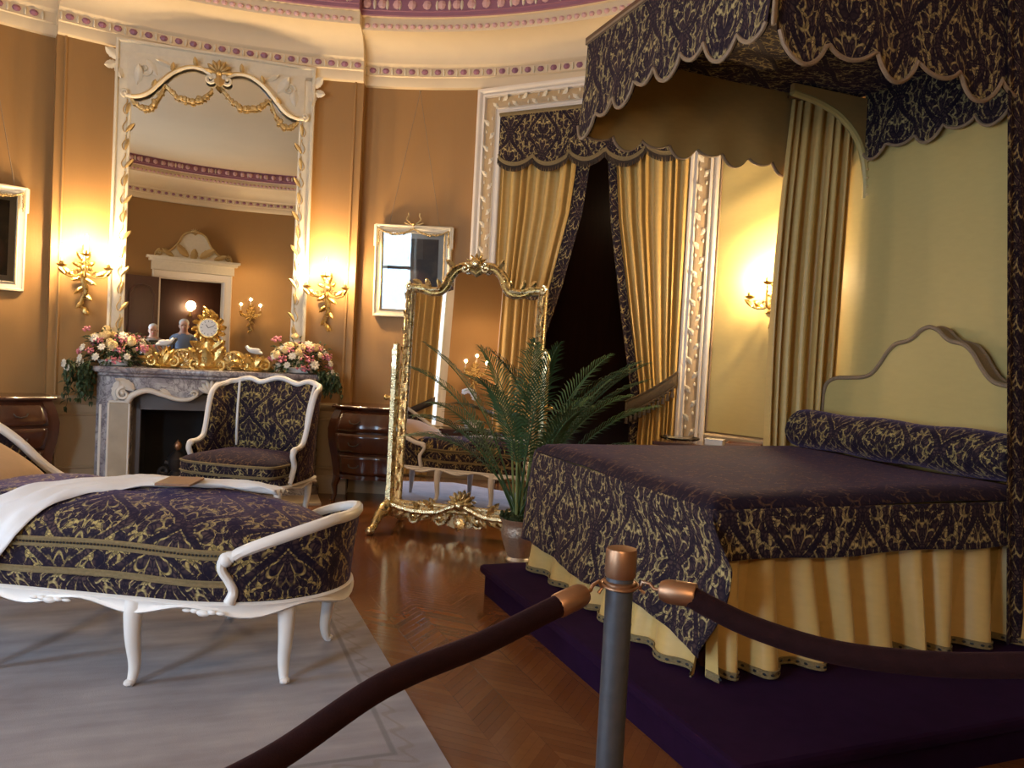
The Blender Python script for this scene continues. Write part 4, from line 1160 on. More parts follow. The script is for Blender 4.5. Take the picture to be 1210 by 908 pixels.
def bouquet(label, x0, spill, seed):
    t = mthing('flower_arrangement', label, 'flowers', 'mantelpiece bouquets', x=x0, y=-.17, z=1.13)
    q = random.Random(seed)
    mb = MB(); mb.lathe([(.05, .0), (.09, .01), (.11, .05), (.10, .055), (.06, .03)], 14, sx=1.3, sy=.8); mb.build('bowl', 'porcelain', t)
    pts = []
    mb = MB()
    def leaf(p, d, L, W):
        d = V(d).normalized(); s = d.cross(EZ); s = s.normalized() if s.length > .1 else EX.copy(); up = s.cross(d)
        mb.grid([[p, p, p], [p + d * L * .35 - s * W + up * .004, p + d * L * .4 - up * .006, p + d * L * .35 + s * W + up * .004], [p + d * L * .7 - s * W * .7 - up * .01, p + d * L * .72 - up * .015, p + d * L * .7 + s * W * .7 - up * .01], [p + d * L - up * .03] * 3])
    for _ in range(190):
        a = q.uniform(0, 2 * PI); e = q.uniform(-.3, 1.2); r = q.uniform(.4, 1.0)
        p = V((.25 * r * math.cos(a) * math.cos(e), .10 * r * math.sin(a) * math.cos(e) - .02, .05 + .17 * r * math.sin(e)))
        leaf(p, (math.cos(a) * 1.2, math.sin(a) * .6 - .2, q.uniform(-.6, .6)), q.uniform(.04, .075), q.uniform(.010, .018))
    for k in range(34):        # greenery trailing off the end of the shelf
        x = spill * q.uniform(.14, .33); top = q.uniform(-.02, .06); L = q.uniform(.08, .36 if spill < 0 else .20)
        y = q.uniform(-.12, .02)
        st = [V((x + spill * .04 * i / 6 + .008 * math.sin(i * 2 + k), y - .03 * math.sin(i), top - L * (i / 6) ** 1.2)) for i in range(7)]
        mb.tube(st, .002, 4)
        for p in st[1:]:
            for _ in range(2): leaf(p, (q.uniform(-1, 1), q.uniform(-1, .3), q.uniform(-.9, .2)), q.uniform(.03, .055), q.uniform(.009, .016))
    for k in range(26):        # loose sprays above
        a = q.uniform(-1.1, 1.1); b = V((.1 * math.sin(a), -.02, .14)); tip = b + V((.2 * math.sin(a), q.uniform(-.06, .04), q.uniform(.08, .2) * math.cos(a)))
        mb.tube([b, (b + tip) / 2 + V((.01, 0, .02)), tip], .0018, 4)
        for i in range(3): leaf(vl(b, tip, .4 + .25 * i), tip - b + V((q.uniform(-.1, .1), q.uniform(-.1, .1), 0)), .04, .009)
    mb.build('foliage', 'leaf2', t)
    mats = ['fl_cream', 'fl_white', 'fl_pink', 'fl_plum', 'fl_cream', 'fl_white', 'fl_peach', 'fl_pink']
    proto = {}
    N = 56
    for k in range(N):
        u = (k + .5) / N; a = k * 2.39996; e = math.asin(lerp(-.15, .98, u)) if k % 3 else q.uniform(.3, 1.3)
        p = V((.27 * math.cos(a) * math.cos(e), .125 * math.sin(a) * math.cos(e) - .03, .075 + .20 * math.sin(e)))
        if p.y > .03: p.y *= .4
        if k % 9 == 4: p = V((spill * q.uniform(.24, .36), q.uniform(-.14, -.04), q.uniform(-.10, .06)))
        if k % 11 == 5: p.z += .10
        kind = k % 3; m = mats[(k * 5 + k // 3) % 8]; key = (kind, m)
        if key not in proto:
            o = flower_mesh(kind, m).build('flower', m, t, angle=180); proto[key] = o
        else:
            o = proto[key].copy(); COL.objects.link(o); o.parent = t
        nrm = V((p.x * 1.2, p.y - .22, p.z * .7 + .05)).normalized()
        o.location = p; o.rotation_euler = nrm.to_track_quat('Z', 'Y').to_euler(); s = (q.uniform(.8, 1.3), q.uniform(.8, 1.25), q.uniform(.8, 1.1))[kind]; o.scale = (s, s, s)
    return t
bouquet('bouquet of cream, pink and plum flowers at the left end of the mantelpiece', -.74, -1, 5)
bouquet('bouquet of pink and cream flowers at the right end of the mantelpiece', .80, 1, 9)

ck = mthing('mantel_clock', 'gilt rococo clock with white round dial in the middle of the mantelpiece', 'clock', x=.0, y=-.15, z=1.13)
mb = MB(); mb.lathe([(.13, 0), (.14, .015), (.10, .03), (.09, .05), (.11, .08), (.08, .13), (.055, .19), (.05, .25)], 16, sx=1.0, sy=.6, lob=4, lobamp=.05)
for s in (-1, 1):
    volute(mb, (s * .10, 0, .05), .05, 1.2, .018, a0=-PI / 2, sgn=s, y=-.04); volute(mb, (s * .075, 0, .18), .05, 1.2, .014, a0=PI / 2, sgn=-s, y=-.03)
    acanthus(mb, (s * .05, 0, .06), PI / 2 - s * .6, .17, .08, y=-.05); acanthus(mb, (s * .03, 0, .17), PI / 2 - s * .9, .14, .07, y=-.04)
acanthus(mb, (0, 0, .03), PI / 2, .17, .09, y=-.08); mb.build('scroll_base', 'gilt', ck)
mb = MB(); mb.lathe([(.075, -.03), (.095, -.02), (.098, .02), (.085, .045), (.072, .045)], 24)
o = mb.build('case', 'gilt', ck); o.location = (0, -.02, .37); o.rotation_euler = (PI / 2, 0, 0)
mb = MB()
for k in range(12): an = k / 12 * 2 * PI; acanthus(mb, (.085 * math.cos(an), 0, .37 + .085 * math.sin(an)), an + .3, .06 if k != 3 else .12, .045, y=-.03, curl=.5)
for k in range(5): mb.ball((.04 * math.cos(k * 1.3), -.03, .49 + .025 * math.sin(k * 1.3)), .022, 7, 5)
mb.build('leaf_surround', 'gilt', ck)
mb = MB(); mb.lathe([(.001, .0), (.073, .0), (.075, -.006)], 24); dial = mb.build('dial', 'porcelain', ck); dial.location = (0, -.067, .37); dial.rotation_euler = (PI / 2, 0, 0)
mb = MB()
for k in range(12): an = k / 12 * 2 * PI; mb.box((.058 * math.cos(an), .058 * math.sin(an), .002), (.014, .004, .002), an)
for an, L in ((2.2, .035), (.4, .05)): mb.box((L / 2 * math.cos(an), L / 2 * math.sin(an), .004), (L, .005, .002), an)
mb.build('hand', 'black', dial)
def fan_ornament(label, x, w, seed):
    t = mthing('fan_ornament', label, 'ornament', 'gilt fan ornaments on the mantelpiece', x=x, y=-.17, z=1.13)
    mb = MB(); mb.lathe([(.055, 0), (.06, .012), (.03, .03), (.025, .045)], 14, sx=1.2, sy=.7); shell(mb, (0, 0, .035), w, y=0, lobes=9, a0=.02 * PI, a1=.98 * PI, depth=.028); mb.build('fan', 'gilt_pale', t)
    mb = MB(); mb.tube([(w * 1.02 * math.cos(PI * k / 14), -.012, .04 + w * 1.02 * math.sin(PI * k / 14)) for k in range(15)], .010, 6)
    for s in (-1, 1): volute(mb, (s * w * .8, 0, .03), .03, 1.1, .009, a0=PI / 2, sgn=-s, y=-.02)
    mb.build('scroll_rim', 'gilt', t); return t
fan_ornament('gilt fan-shaped ornament left of the clock', -.20, .125, 1)
fan_ornament('gilt fan-shaped ornament right of the clock', .22, .125, 2)
def leaf_ornament(label, x, seed, mirror_):
    t = mthing('leaf_ornament', label, 'ornament', 'gilt leaf ornaments on the mantelpiece', x=x, y=-.17, z=1.13); q = random.Random(seed)
    mb = MB(); mb.lathe([(.07, 0), (.08, .015), (.05, .03), (.03, .06)], 12, sx=1.2, sy=.7, lob=4, lobamp=.08)
    for k in range(9):
        an = lerp(.15, PI - .15, k / 8); acanthus(mb, (.03 * math.cos(an), 0, .03), an, q.uniform(.12, .19), .07, y=-.01 - .02 * (k % 2), curl=.6 * (1 if k > 4 else -1))
    for s in (-1, 1): volute(mb, (s * .085, 0, .06), .05, 1.2, .014, a0=PI / 2, sgn=-s, y=-.04)
    mb.build('leafwork', 'gilt', t)
    # white porcelain dove perched on the leaves, its own small thing
    d = mthing('porcelain_dove', 'small white porcelain dove perched on the gilt leaf ornament ' + ('left' if mirror_ > 0 else 'right') + ' of the clock', 'figurine', 'white doves on the mantelpiece', x=x + .02 * mirror_, y=-.17, z=1.13 + (.19 if mirror_ > 0 else .155))
    m_ = mirror_
    mb = MB(); mb.tube(spline([(-.085 * m_, 0, .012), (-.045 * m_, 0, .022), (0, 0, .032), (.035 * m_, 0, .044), (.05 * m_, 0, .062), (.068 * m_, 0, .064)], 4), [.004, .010, .014, .017, .020, .022, .024, .025, .026, .025, .024, .022, .020, .018, .016, .016, .016, .017, .015, .010, .004][:21], 9); mb.build('body', 'porcelain', d)
    for s in (-1, 1):
        mb = MB(); mb.ball((-.02 * m_, s * .022, .04), (.045, .006, .018), 8, 5); mb.build('wing', 'porcelain', d)
leaf_ornament('gilt leafy ornament at the left of the mantel garniture', -.36, 3, 1)
leaf_ornament('gilt leafy ornament at the right of the mantel garniture', .40, 4, -1)
# ------------------------------------------------------------------ standing mirror
CHV = (-.34, 6.03); CROT = -15.0
cm = thing('standing_mirror', 'tall gilt full-length standing mirror with carved shell crest and scroll feet', 'mirror', (*CHV, 0), CROT)
TILT = math.radians(2.9)
def tilt(o): o.rotation_euler = (-TILT, 0, 0); o.location = (0, 0, 0); return o
shp = [(-.50, .225), (-.50, 1.86), (-.45, 1.862), (-.36, 1.835), (-.27, 1.845), (-.215, 1.90), (-.185, 1.97), (-.13, 2.025), (-.065, 2.03), (0, 1.99)]
top = [(p.x, p.y) for p in spline([(a, b, 0) for a, b in shp[2:]], 5)]
ol = shp[:2] + top + [(-a, b) for a, b in top[-2::-1]] + [(.50, 1.86), (.50, .225)]
mb = MB(); mb.v += [(u, 0.0, w) for u, w in ol]; mb.face(range(len(ol)), [q for q in ol]); tilt(mb.build('glass', 'cheval_glass', cm, smooth=False))
mb = MB(); frame_sweep(mb, ol, [(-.006, .002), (.0, .02), (.010, .026), (.018, .018), (.026, .024), (.044, .040), (.058, .030), (.066, .008), (.066, -.03)], True)
fr = tilt(mb.build('frame', 'gilt_pale', cm, angle=60))
mb = MB()   # dark wooden backing
mb.prism([(u * 1.06, w + (.03 if w > 1 else -.03)) for u, w in ol], lambda u, w, q: (u, q, w), .012, .03); mb.build('backing', 'mahogany', fr, smooth=False)
mb = MB(); q = random.Random(2)
for k in range(22):   # carved leafage along the stiles
    acanthus(mb, (-.533, 0, .30 + k * .07), PI / 2 - .3 * (-1) ** k, .085, .03, y=-.03, curl=.4, thick=.006)
mb.build('stile_carving', 'gilt_pale', fr)
mb = MB()
for k in range(22): acanthus(mb, (.533, 0, .30 + k * .07), PI / 2 + .3 * (-1) ** k, .085, .03, y=-.03, curl=.4, thick=.006)
mb.build('stile_carving', 'gilt_pale', fr)
mb = MB(); shell(mb, (0, 0, 2.075), .085, y=-.03, lobes=9, a0=-.15 * PI, a1=1.15 * PI, depth=.03); mb.ball((0, -.045, 2.085), (.045, .03, .04), 12, 8)
for s in (-1, 1):
    volute(mb, (s * .085, 0, 2.045), .04, 1.1, .014, a0=PI / 2, sgn=s, y=-.04)
    lv = MB(); acanthus(lv, (s * .17, 0, 2.05), PI / 2 - s * .8, .09, .05, y=-.03); lv.build('crest_leaf', 'gilt_pale', fr); lv = MB(); acanthus(lv, (s * .36, 0, 1.885), PI / 2 - s * .6, .09, .05, y=-.03, curl=.5 * s)
    acanthus(lv, (s * .28, 0, 1.89), PI / 2 - s * .2, .07, .04, y=-.03); acanthus(lv, (s * .43, 0, 1.91), PI / 2 - s * 1.0, .08, .05, y=-.03)
    volute(lv, (s * .53, 0, 1.895), .035, 1.1, .012, a0=PI / 2, sgn=-s, y=-.03); lv.tube([(s * .28, -.03, 1.885), (s * .36, -.03, 1.875), (s * .53, -.03, 1.89)], .01, 5); lv.build('shoulder_carving', 'gilt_pale', fr)
mb.build('shell_crest', 'gilt_pale', fr)
mb = MB()   # carved apron: C-scrolls, leaves, central cabochon
pts = spline([(-.56, -.02, .19), (-.40, -.03, .16), (-.2, -.03, .165), (-.08, -.035, .21), (0, -.035, .235), (.08, -.035, .21), (.2, -.03, .165), (.40, -.03, .16), (.56, -.02, .19)], 8); mb.tube(pts, .026, 8)
shell(mb, (0, 0, .245), .10, y=-.035, lobes=7, a0=.05 * PI, a1=.95 * PI, depth=.03); mb.ball((0, -.05, .235), (.045, .03, .04), 10, 7)
for s in (-1, 1):
    volute(mb, (s * .16, 0, .125), .065, 1.2, .02, a0=PI / 2, sgn=s, y=-.03); volute(mb, (s * .36, 0, .115), .06, 1.1, .018, a0=PI / 2, sgn=-s, y=-.03)
    for k in range(7): acanthus(mb, (s * (.06 + .075 * k), 0, .165 - .01 * (k % 2)), -PI / 2 + s * .9, .11, .06, y=-.03, curl=.4 * s, thick=.012)
    acanthus(mb, (s * .22, 0, .19), PI / 2 - s * .7, .10, .05, y=-.03); acanthus(mb, (s * .33, 0, .185), PI / 2 - s * .7, .07, .04, y=-.03)
ab = [(-.56, .21), (-.5, .15), (-.44, .13), (-.36, .085), (-.28, .10), (-.22, .12), (-.16, .085), (-.10, .075), (-.05, .06), (0, .045)]
ab = [(p.x, p.y) for p in spline([(a, b, 0) for a, b in ab], 4)]; mb.prism(ab + [(-a, b) for a, b in ab[-2::-1]] + [(.08, .215), (-.08, .215)], lambda u, w, q: (u, q, w), -.018, .004)
volute(mb, (0, 0, .12), .05, 1.3, .018, a0=0, sgn=1, y=-.035); acanthus(mb, (0, 0, .17), -PI / 2, .12, .10, y=-.04, thick=.016)
mb.build('carved_apron', 'gilt_pale', cm)
for s in (-1, 1):
    mb = MB(); x = s * .597
    mb.lathe([(.036, .17), (.042, .20), (.034, .23), (.036, .30), (.030, .33), (.031, 1.25), (.036, 1.28), (.029, 1.31), (.034, 1.36), (.036, 1.39), (.022, 1.42), (.026, 1.44), (.001, 1.46)], 24, (x, .01, 0), lob=6, lobamp=.10)
    po = mb.build('post', 'gilt_pale', cm)
    mb = MB(); mb.tube([(s * .655, 0, 1.02), (s * .55, 0, 1.02)], .014, 8); mb.ball((s * .655, 0, 1.02), .022, 8, 6); mb.build('pivot', 'gilt', po)
    mb = MB()
    for d in (-1, 1):
        pts = spline([(x, 0, .19), (x, d * .10, .17), (x + s * .01, d * .19, .10), (x + s * .012, d * .24, .05), (x + s * .014, d * .29, .03)], 5)
        mb.tube(pts, [.042, .042, .041, .04, .04, .04, .04, .038, .038, .036, .035, .034, .032, .03, .03, .03, .03, .028, .026, .024, .02], 9)
        mb.ball((x + s * .014, d * .29, .032), (.036, .036, .032), 10, 7); mb.ball((x, d * .12, .14), (.05, .05, .04), 8, 6)
    mb.tube([(x, 0, .10), (x, 0, .2)], .03, 8)
    mb.build('foot', 'gilt_pale', cm)
mb = MB(); mb.tube([(-.6, .05, .14), (.6, .05, .14)], .02, 8); mb.build('stretcher', 'gilt', cm)

# ------------------------------------------------------------------ palm in a silver pot
PT = (.105, 5.40)
pp = thing('potted_palm', 'green parlour palm in a hammered silver pot between standing mirror and bed', 'potted plant', (*PT, 0))
mb = MB(); mb.lathe([(.085, 0), (.088, .01), (.075, .03), (.10, .09), (.122, .16), (.128, .21), (.118, .245), (.125, .265), (.140, .285), (.143, .295), (.128, .292), (.118, .27), (.11, .25)], 32); mb.build('pot', 'silver', pp)
mb = MB(); q = random.Random(1)
mb.lathe([(.122, .268), (.11, .295), (.07, .315), (.001, .322)], 20)
for _ in range(220):
    a = q.uniform(0, 2 * PI); r = .135 * math.sqrt(q.random()); mb.ball((r * math.cos(a), r * math.sin(a), .30 + q.uniform(-.005, .025)), q.uniform(.007, .016), 5, 3)
mb.build('moss', 'moss', pp)
def frond(base, az, el, L, droop, width, seed):
    q = random.Random(seed); mb = MB()
    d = V((math.cos(az) * math.cos(el), math.sin(az) * math.cos(el), math.sin(el)))
    pts = []; p = V(base); n = 26; dd = d.copy()
    for i in range(n + 1):
        pts.append(p.copy()); t = i / n
        dd = (dd + V((math.cos(az), math.sin(az), -1.15)) * (droop * (0.2 + t * 1.6) / n)).normalized(); p = p + dd * (L / n)
    mb.tube(pts, [.0065 * (1 - .8 * i / n) + .001 for i in range(n + 1)], 5)
    s0 = int(n * .36)
    for i in range(s0, n + 1):
        for sub in (0, .5):
            if i == n and sub: continue
            t = (i + sub - s0) / (n - s0)
            a = vl(pts[i], pts[min(i + 1, n)], sub); T = (pts[min(i + 1, n)] - pts[i - 1]).normalized()
            S_ = T.cross(EZ); S_ = S_.normalized() if S_.length > .05 else V((math.sin(az), -math.cos(az), 0)); N = S_.cross(T)
            ln = width * (math.sin(PI * (.12 + .80 * t)) ** .8) * q.uniform(.85, 1.1)
            for sd in (-1, 1):
                dr = (S_ * sd * (1 - .55 * t) + T * (.55 + .6 * t) + N * .25).normalized()
                w = .0075 * (1 - .3 * t); c = dr.cross(N).normalized()
                m_ = a + dr * ln * .5 - EZ * .004; e = a + dr * ln - EZ * (.05 * ln / .2 + q.uniform(0, .02))
                o = len(mb.v); mb.v += [tuple(a - c * w * .4), tuple(a + c * w * .4), tuple(m_ - c * w), tuple(m_ + N * .003), tuple(m_ + c * w), tuple(e)]
                mb.face([o, o + 3, o + 2]); mb.face([o, o + 1, o + 4, o + 3]); mb.face([o + 2, o + 3, o + 5]); mb.face([o + 3, o + 4, o + 5])
    return mb.build('frond', 'leaf', pp, angle=180)
q = random.Random(12)
specs = [(2.9, 1.22, 1.30, .62), (2.5, 1.12, 1.15, .75), (3.3, 1.30, 1.35, .50), (3.0, .98, 1.05, .85), (2.2, 1.30, 1.35, .5), (1.4, 1.35, 1.40, .42), (.6, 1.26, 1.38, .50), (.2, 1.24, 1.36, .52),
         (-.15, 1.18, 1.30, .55), (.4, 1.10, 1.22, .55), (-.5, 1.25, 1.30, .55), (-1.2, 1.38, 1.30, .45), (-.1, 1.0, .95, .7), (3.6, 1.15, 1.05, .75), (4.2, 1.28, 1.18, .6), (5.2, 1.22, 1.10, .65), (1.0, 1.10, 1.2, .6), (-.3, 1.22, 1.36, .5), (.1, 1.05, 1.2, .55)]
for k, (az, el, L, dr) in enumerate(specs):
    a = q.uniform(0, 2 * PI); frond((.045 * math.cos(a), .045 * math.sin(a), .30), az, el, L, dr, .23, k)
for k in range(9):
    a = k * 2.4; r = .018 + .006 * k; mb = MB(); b = V((r * math.cos(a), r * math.sin(a), .30)); mb.tube([b, b + V((.02 * math.cos(a), .02 * math.sin(a), .22)), b + V((.05 * math.cos(a), .04 * math.sin(a), .52))], [.012, .009, .006], 7); mb.build('cane', 'stem', pp)

# ------------------------------------------------------------------ rug
_ra = -68.2
RUGC = V((-.13, 2.60, 0)) + V((math.cos(math.radians(111.8)), math.sin(math.radians(111.8)), 0)) * RUG_Y + V((math.cos(math.radians(201.8)), math.sin(math.radians(201.8)), 0)) * RUG_X
rug = thing('rug', 'large pale grey-beige rug with a woven border under the daybed', 'rug', (RUGC.x, RUGC.y, 0), 21.8)
mb = MB(); n = 40
mb.grid([[(lerp(-RUG_X, RUG_X, i / n), lerp(-RUG_Y, RUG_Y, j / n), .011 + .0015 * math.sin(i * 1.1) * math.sin(j * .9)) for i in range(n + 1)] for j in range(n + 1)])
e = [(-RUG_X, -RUG_Y), (RUG_X, -RUG_Y), (RUG_X, RUG_Y), (-RUG_X, RUG_Y)]
mb.grid([[(x, y, z) for x, y in e + e[:1]] for z in (.001, .0105)])
mb.build('pile', 'rug', rug)

# ------------------------------------------------------------------ upholstery helpers
def offset_path(P, d):
    out = []
    for i, p in enumerate(P):
        a = P[max(i - 1, 0)]; b = P[min(i + 1, len(P) - 1)]; t = (V(b) - V(a)); t = V((t.x, t.y, 0)).normalized(); out.append(V((p[0] + t.y * d, p[1] - t.x * d, 0)))
    return out
def wall_panel(mb, path, z0, ztop, lean, thick, rows=8):
    """upholstered wall following a plan path; ztop is a list; lean pushes the top outwards (right of travel)"""
    o0 = offset_path(path, 0); L = [0]
    for i in range(1, len(o0)): L.append(L[-1] + (o0[i] - o0[i - 1]).length)
    for side in (0, 1):
        P = []
        for r in range(rows + 1):
            t = r / rows; row = []
            for i in range(len(path)):
                d = lean[i] * t ** 1.3 - (thick * (.6 + .8 * math.sin(PI * t)) if side else 0)
                n = offset_path(path, d)[i] if False else None
                row.append((i, d, lerp(z0, ztop[i], t)))
            P.append(row)
        nn = [(offset_path(path, 1.0)[i] - o0[i]) for i in range(len(path))]
        G = [[o0[i] + nn[i] * d + EZ * z for i, d, z in row] for row in P]
        mb.grid(G, uvs=lambda a, b, G=G: (L[b] + side * .37, G[a][b].z))
    return o0, nn
def rail_tube(mb, path, zs, lean, r, seg=8, off=0.0, flat=1.0):
    o0 = offset_path(path, 0); nn = [(offset_path(path, 1.0)[i] - o0[i]) for i in range(len(path))]
    mb.tube([o0[i] + nn[i] * (lean[i] + off) + EZ * zs[i] for i in range(len(path))], r, seg, flat=flat)
def resample(path, n):
    P = spline([(*p, 0) if len(p) == 2 else p for p in path], 10); L = [0]
    for i in range(1, len(P)): L.append(L[-1] + (P[i] - P[i - 1]).length)
    out = []
    for k in range(n):
        s = L[-1] * k / (n - 1); i = 0
        while i < len(P) - 2 and L[i + 1] < s: i += 1
        out.append(vl(P[i], P[i + 1], (s - L[i]) / max(1e-6, L[i + 1] - L[i])))
    return out
def seat_rail(mb, out, ztop, depth, wave, thick, closed=True, amp=.016):
    """shaped white rail swept round a closed plan outline"""
    n = len(out); rows = []; L = [0]
    for i in range(n): L.append(L[-1] + (V(out[(i + 1) % n]) - V(out[i])).length)
    for i in range(n):
        a, b = V(out[i - 1]), V(out[(i + 1) % n]); t = (b - a).normalized(); nr = V((t.y, -t.x, 0)); p = V(out[i])
        zl = ztop - depth - amp * math.cos(2 * PI * L[i] / wave)
        rows.append([p - nr * thick + EZ * ztop, p + nr * .004 + EZ * ztop, p + nr * .012 + EZ * (ztop - .008), p + nr * .006 + EZ * (ztop - .02), p + nr * .008 + EZ * (zl + .02), p + nr * .016 + EZ * (zl + .008), p + nr * .006 + EZ * zl, p - nr * thick + EZ * (zl + .004)])
    mb.grid(rows, cu=True, cv=closed)
def cabriole(mb, p, out, h, r0=.034):
    o = V((*out, 0)).normalized(); p = V(p)
    pts = spline([p + EZ * h, p + o * .012 + EZ * (h * .86), p + o * .010 + EZ * (h * .55), p - o * .004 + EZ * (h * .25), p + o * .006 + EZ * (h * .07), p + o * .024 + EZ * .008], 5)
    n = len(pts); mb.tube(pts, [lerp(r0, .017, min(1, (i / n) ** .8 * 1.15)) for i in range(n - 2)] + [.02, .014], 9)
    mb.ball(p + o * .02 + EZ * .014, (.022, .022, .014), 8, 5)

# ------------------------------------------------------------------ daybed (chaise longue), local x along its length, foot at x = .2
CH = (-.845, 3.456); CHR = -7.0
def ch_world(x, y): a = math.radians(CHR); return V((CH[0] + x * math.cos(a) - y * math.sin(a), CH[1] + x * math.sin(a) + y * math.cos(a), 0))
ch = thing('daybed', 'white framed daybed in dark gold-patterned damask in the left foreground', 'daybed', (*CH, .012), CHR)
def half_w(x):
    if x > -.45: t = min(1, (x + .45) / .62); return .43 * math.sqrt(max(0, 1 - t ** 2.3))
    if x < -1.75: t = min(1, (-1.75 - x) / .38); return .43 * math.sqrt(max(0, 1 - t ** 2.3))
    return .43
XA, XB = -2.13, .17
side = [(XA + (XB - XA) * (0.5 - 0.5 * math.cos(PI * k / 60)), ) for k in range(61)]
outl = [V((x[0], -half_w(x[0]), 0)) for x in side] + [V((x[0], half_w(x[0]), 0)) for x in side[-2:0:-1]]
outl = resample([tuple(p) for p in outl] + [tuple(outl[0])], 141)[:-1]
mb = MB(); seat_rail(mb, outl, .36, .045, .46, .05, amp=.02)
for x in (-.26, -.90, -1.5):
    for s in (-1, 1):
        mb.ball((x, s * (half_w(x) + .014), .322), (.03, .012, .014), 8, 5)
        for d in (-1, 1): mb.ball((x + d * .035, s * (half_w(x) + .012), .327), (.02, .010, .010), 8, 5); mb.ball((x + d * .07, s * (half_w(x) + .010), .325), (.02, .008, .007), 8, 5)
mb.build('frame_rail', 'white_paint', ch, angle=50)
for (x, y) in ((.0, -.24), (.0, .24), (-.555, -.405), (-.555, .405), (-1.2, -.405), (-1.2, .405), (-1.9, -.25), (-1.9, .25)):
    mb = MB(); o_ = (.8 if x > -.1 else -.8 if x < -1.6 else (-.3 if x > -.7 else -.5), 1.0 if y > 0 else -1.0); cabriole(mb, (x, y, 0), o_, .335, .046); mb.build('leg', 'white_paint', ch)
# fixed seat box
def seat_ring(z, grow): return [V((p.x * (1 + grow * .3) - .0, p.y * (1 + grow), z)) for p in outl]
mb = MB(); mb.grid([seat_ring(.345, -.03), seat_ring(.36, -.02), seat_ring(.39, .0), seat_ring(.415, .0), seat_ring(.425, -.03)], cu=True); o = len(mb.v); r_ = seat_ring(.425, -.03); mb.v += [tuple(p) for p in r_]; mb.face(range(o, o + len(r_)))
mb.build('seat_base', 'damask_small', ch, angle=60)
# loose seat cushion: boxed border and domed top
def cush_w(x): return half_w(x) if -1.75 < x < -.45 else half_w(x)
cl_ = [V((lerp(-1.98, .075, .5 - .5 * math.cos(PI * k / 50)), 0, 0)) for k in range(51)]
def cw(x):
    if x > -.45: t = min(1, (x + .45) / .525); return .425 * math.sqrt(max(0, 1 - t ** 2.6))
    if x < -1.6: t = min(1, (-1.6 - x) / .38); return .425 * math.sqrt(max(0, 1 - t ** 2.6))
    return .425
co = [V((p.x, -cw(p.x), 0)) for p in cl_] + [V((p.x, cw(p.x), 0)) for p in cl_[-2:0:-1]]
co = resample([tuple(p) for p in co] + [tuple(co[0])], 121)[:-1]
CC = V((-.93, 0, 0))
def ck_ring(k, z): return [V(((p.x - CC.x) * k + CC.x, p.y * k, z + .006 * math.sin(p.x * 7))) for p in co]
Zc0, Zc1 = .415, .555
mb = MB(); mb.grid([ck_ring(.985, Zc0), ck_ring(1.0, Zc0 + .012), ck_ring(1.018, (Zc0 + Zc1) / 2), ck_ring(1.0, Zc1 - .01), ck_ring(.99, Zc1)], cu=True, uvs=None)
mb.build('cushion_border', 'damask_seat', ch, angle=80)
def dome(k):  # k = 1 at the edge .. 0 at the centre
    return Zc1 + .165 * (1 - k ** 2.6) ** .62
mb = MB(); ks = [1.0, .985, .955, .91, .85, .77, .68, .57, .45, .32, .18, .05]
R_ = [ck_ring(k * .99, dome(k)) for k in ks]
mb.grid(R_, cu=True, uvs=lambda i, j: (R_[i][j % len(co)].x + 3.0, R_[i][j % len(co)].y + .9 + (.12 * i / 12 if True else 0))); o = len(mb.v); mb.v += [tuple(p) for p in R_[-1]]; mb.face(range(o, o + len(co)))
cu = mb.build('cushion', 'damask_seat', ch, angle=80)
def cush_z(x, y):
    """height of the cushion top under a local point"""
    w = max(.05, cw(x)); ex = abs((x - CC.x) / 1.03); k = max(abs(y) / w if w > .05 else 1, ex ** 1.6 if ex < 1 else 1)
    return dome(min(1, k)) if k <= 1 else Zc1
for (zz, rr_, wd) in ((Zc1 - .004, .008, .026), (Zc0 + .022, .006, .016)):
    mb = MB(); ra, rb = ck_ring(1.012, zz + wd / 2), ck_ring(1.016, zz - wd / 2)
    mb.grid([[p + EZ * .0 for p in ra], rb], cu=True); mb.tube(ck_ring(1.012, zz + wd / 2), rr_, 5, closed=True); mb.tube(ck_ring(1.018, zz - wd / 2), rr_ * .8, 5, closed=True)
    mb.cur = 1
    if wd > .02:
        pr = ck_ring(1.024, zz)
        for i in range(0, len(pr)):
            for f in (0, .33, .66):
                p = vl(pr[i], pr[(i + 1) % len(pr)], f); t = (pr[(i + 1) % len(pr)] - pr[i]).normalized(); mb.ball(p, (.006, .003, .005), 5, 3, ax=(t, V((t.y, -t.x, 0)), EZ))
    mb.build('gold_band', ['braid', 'black'], cu)
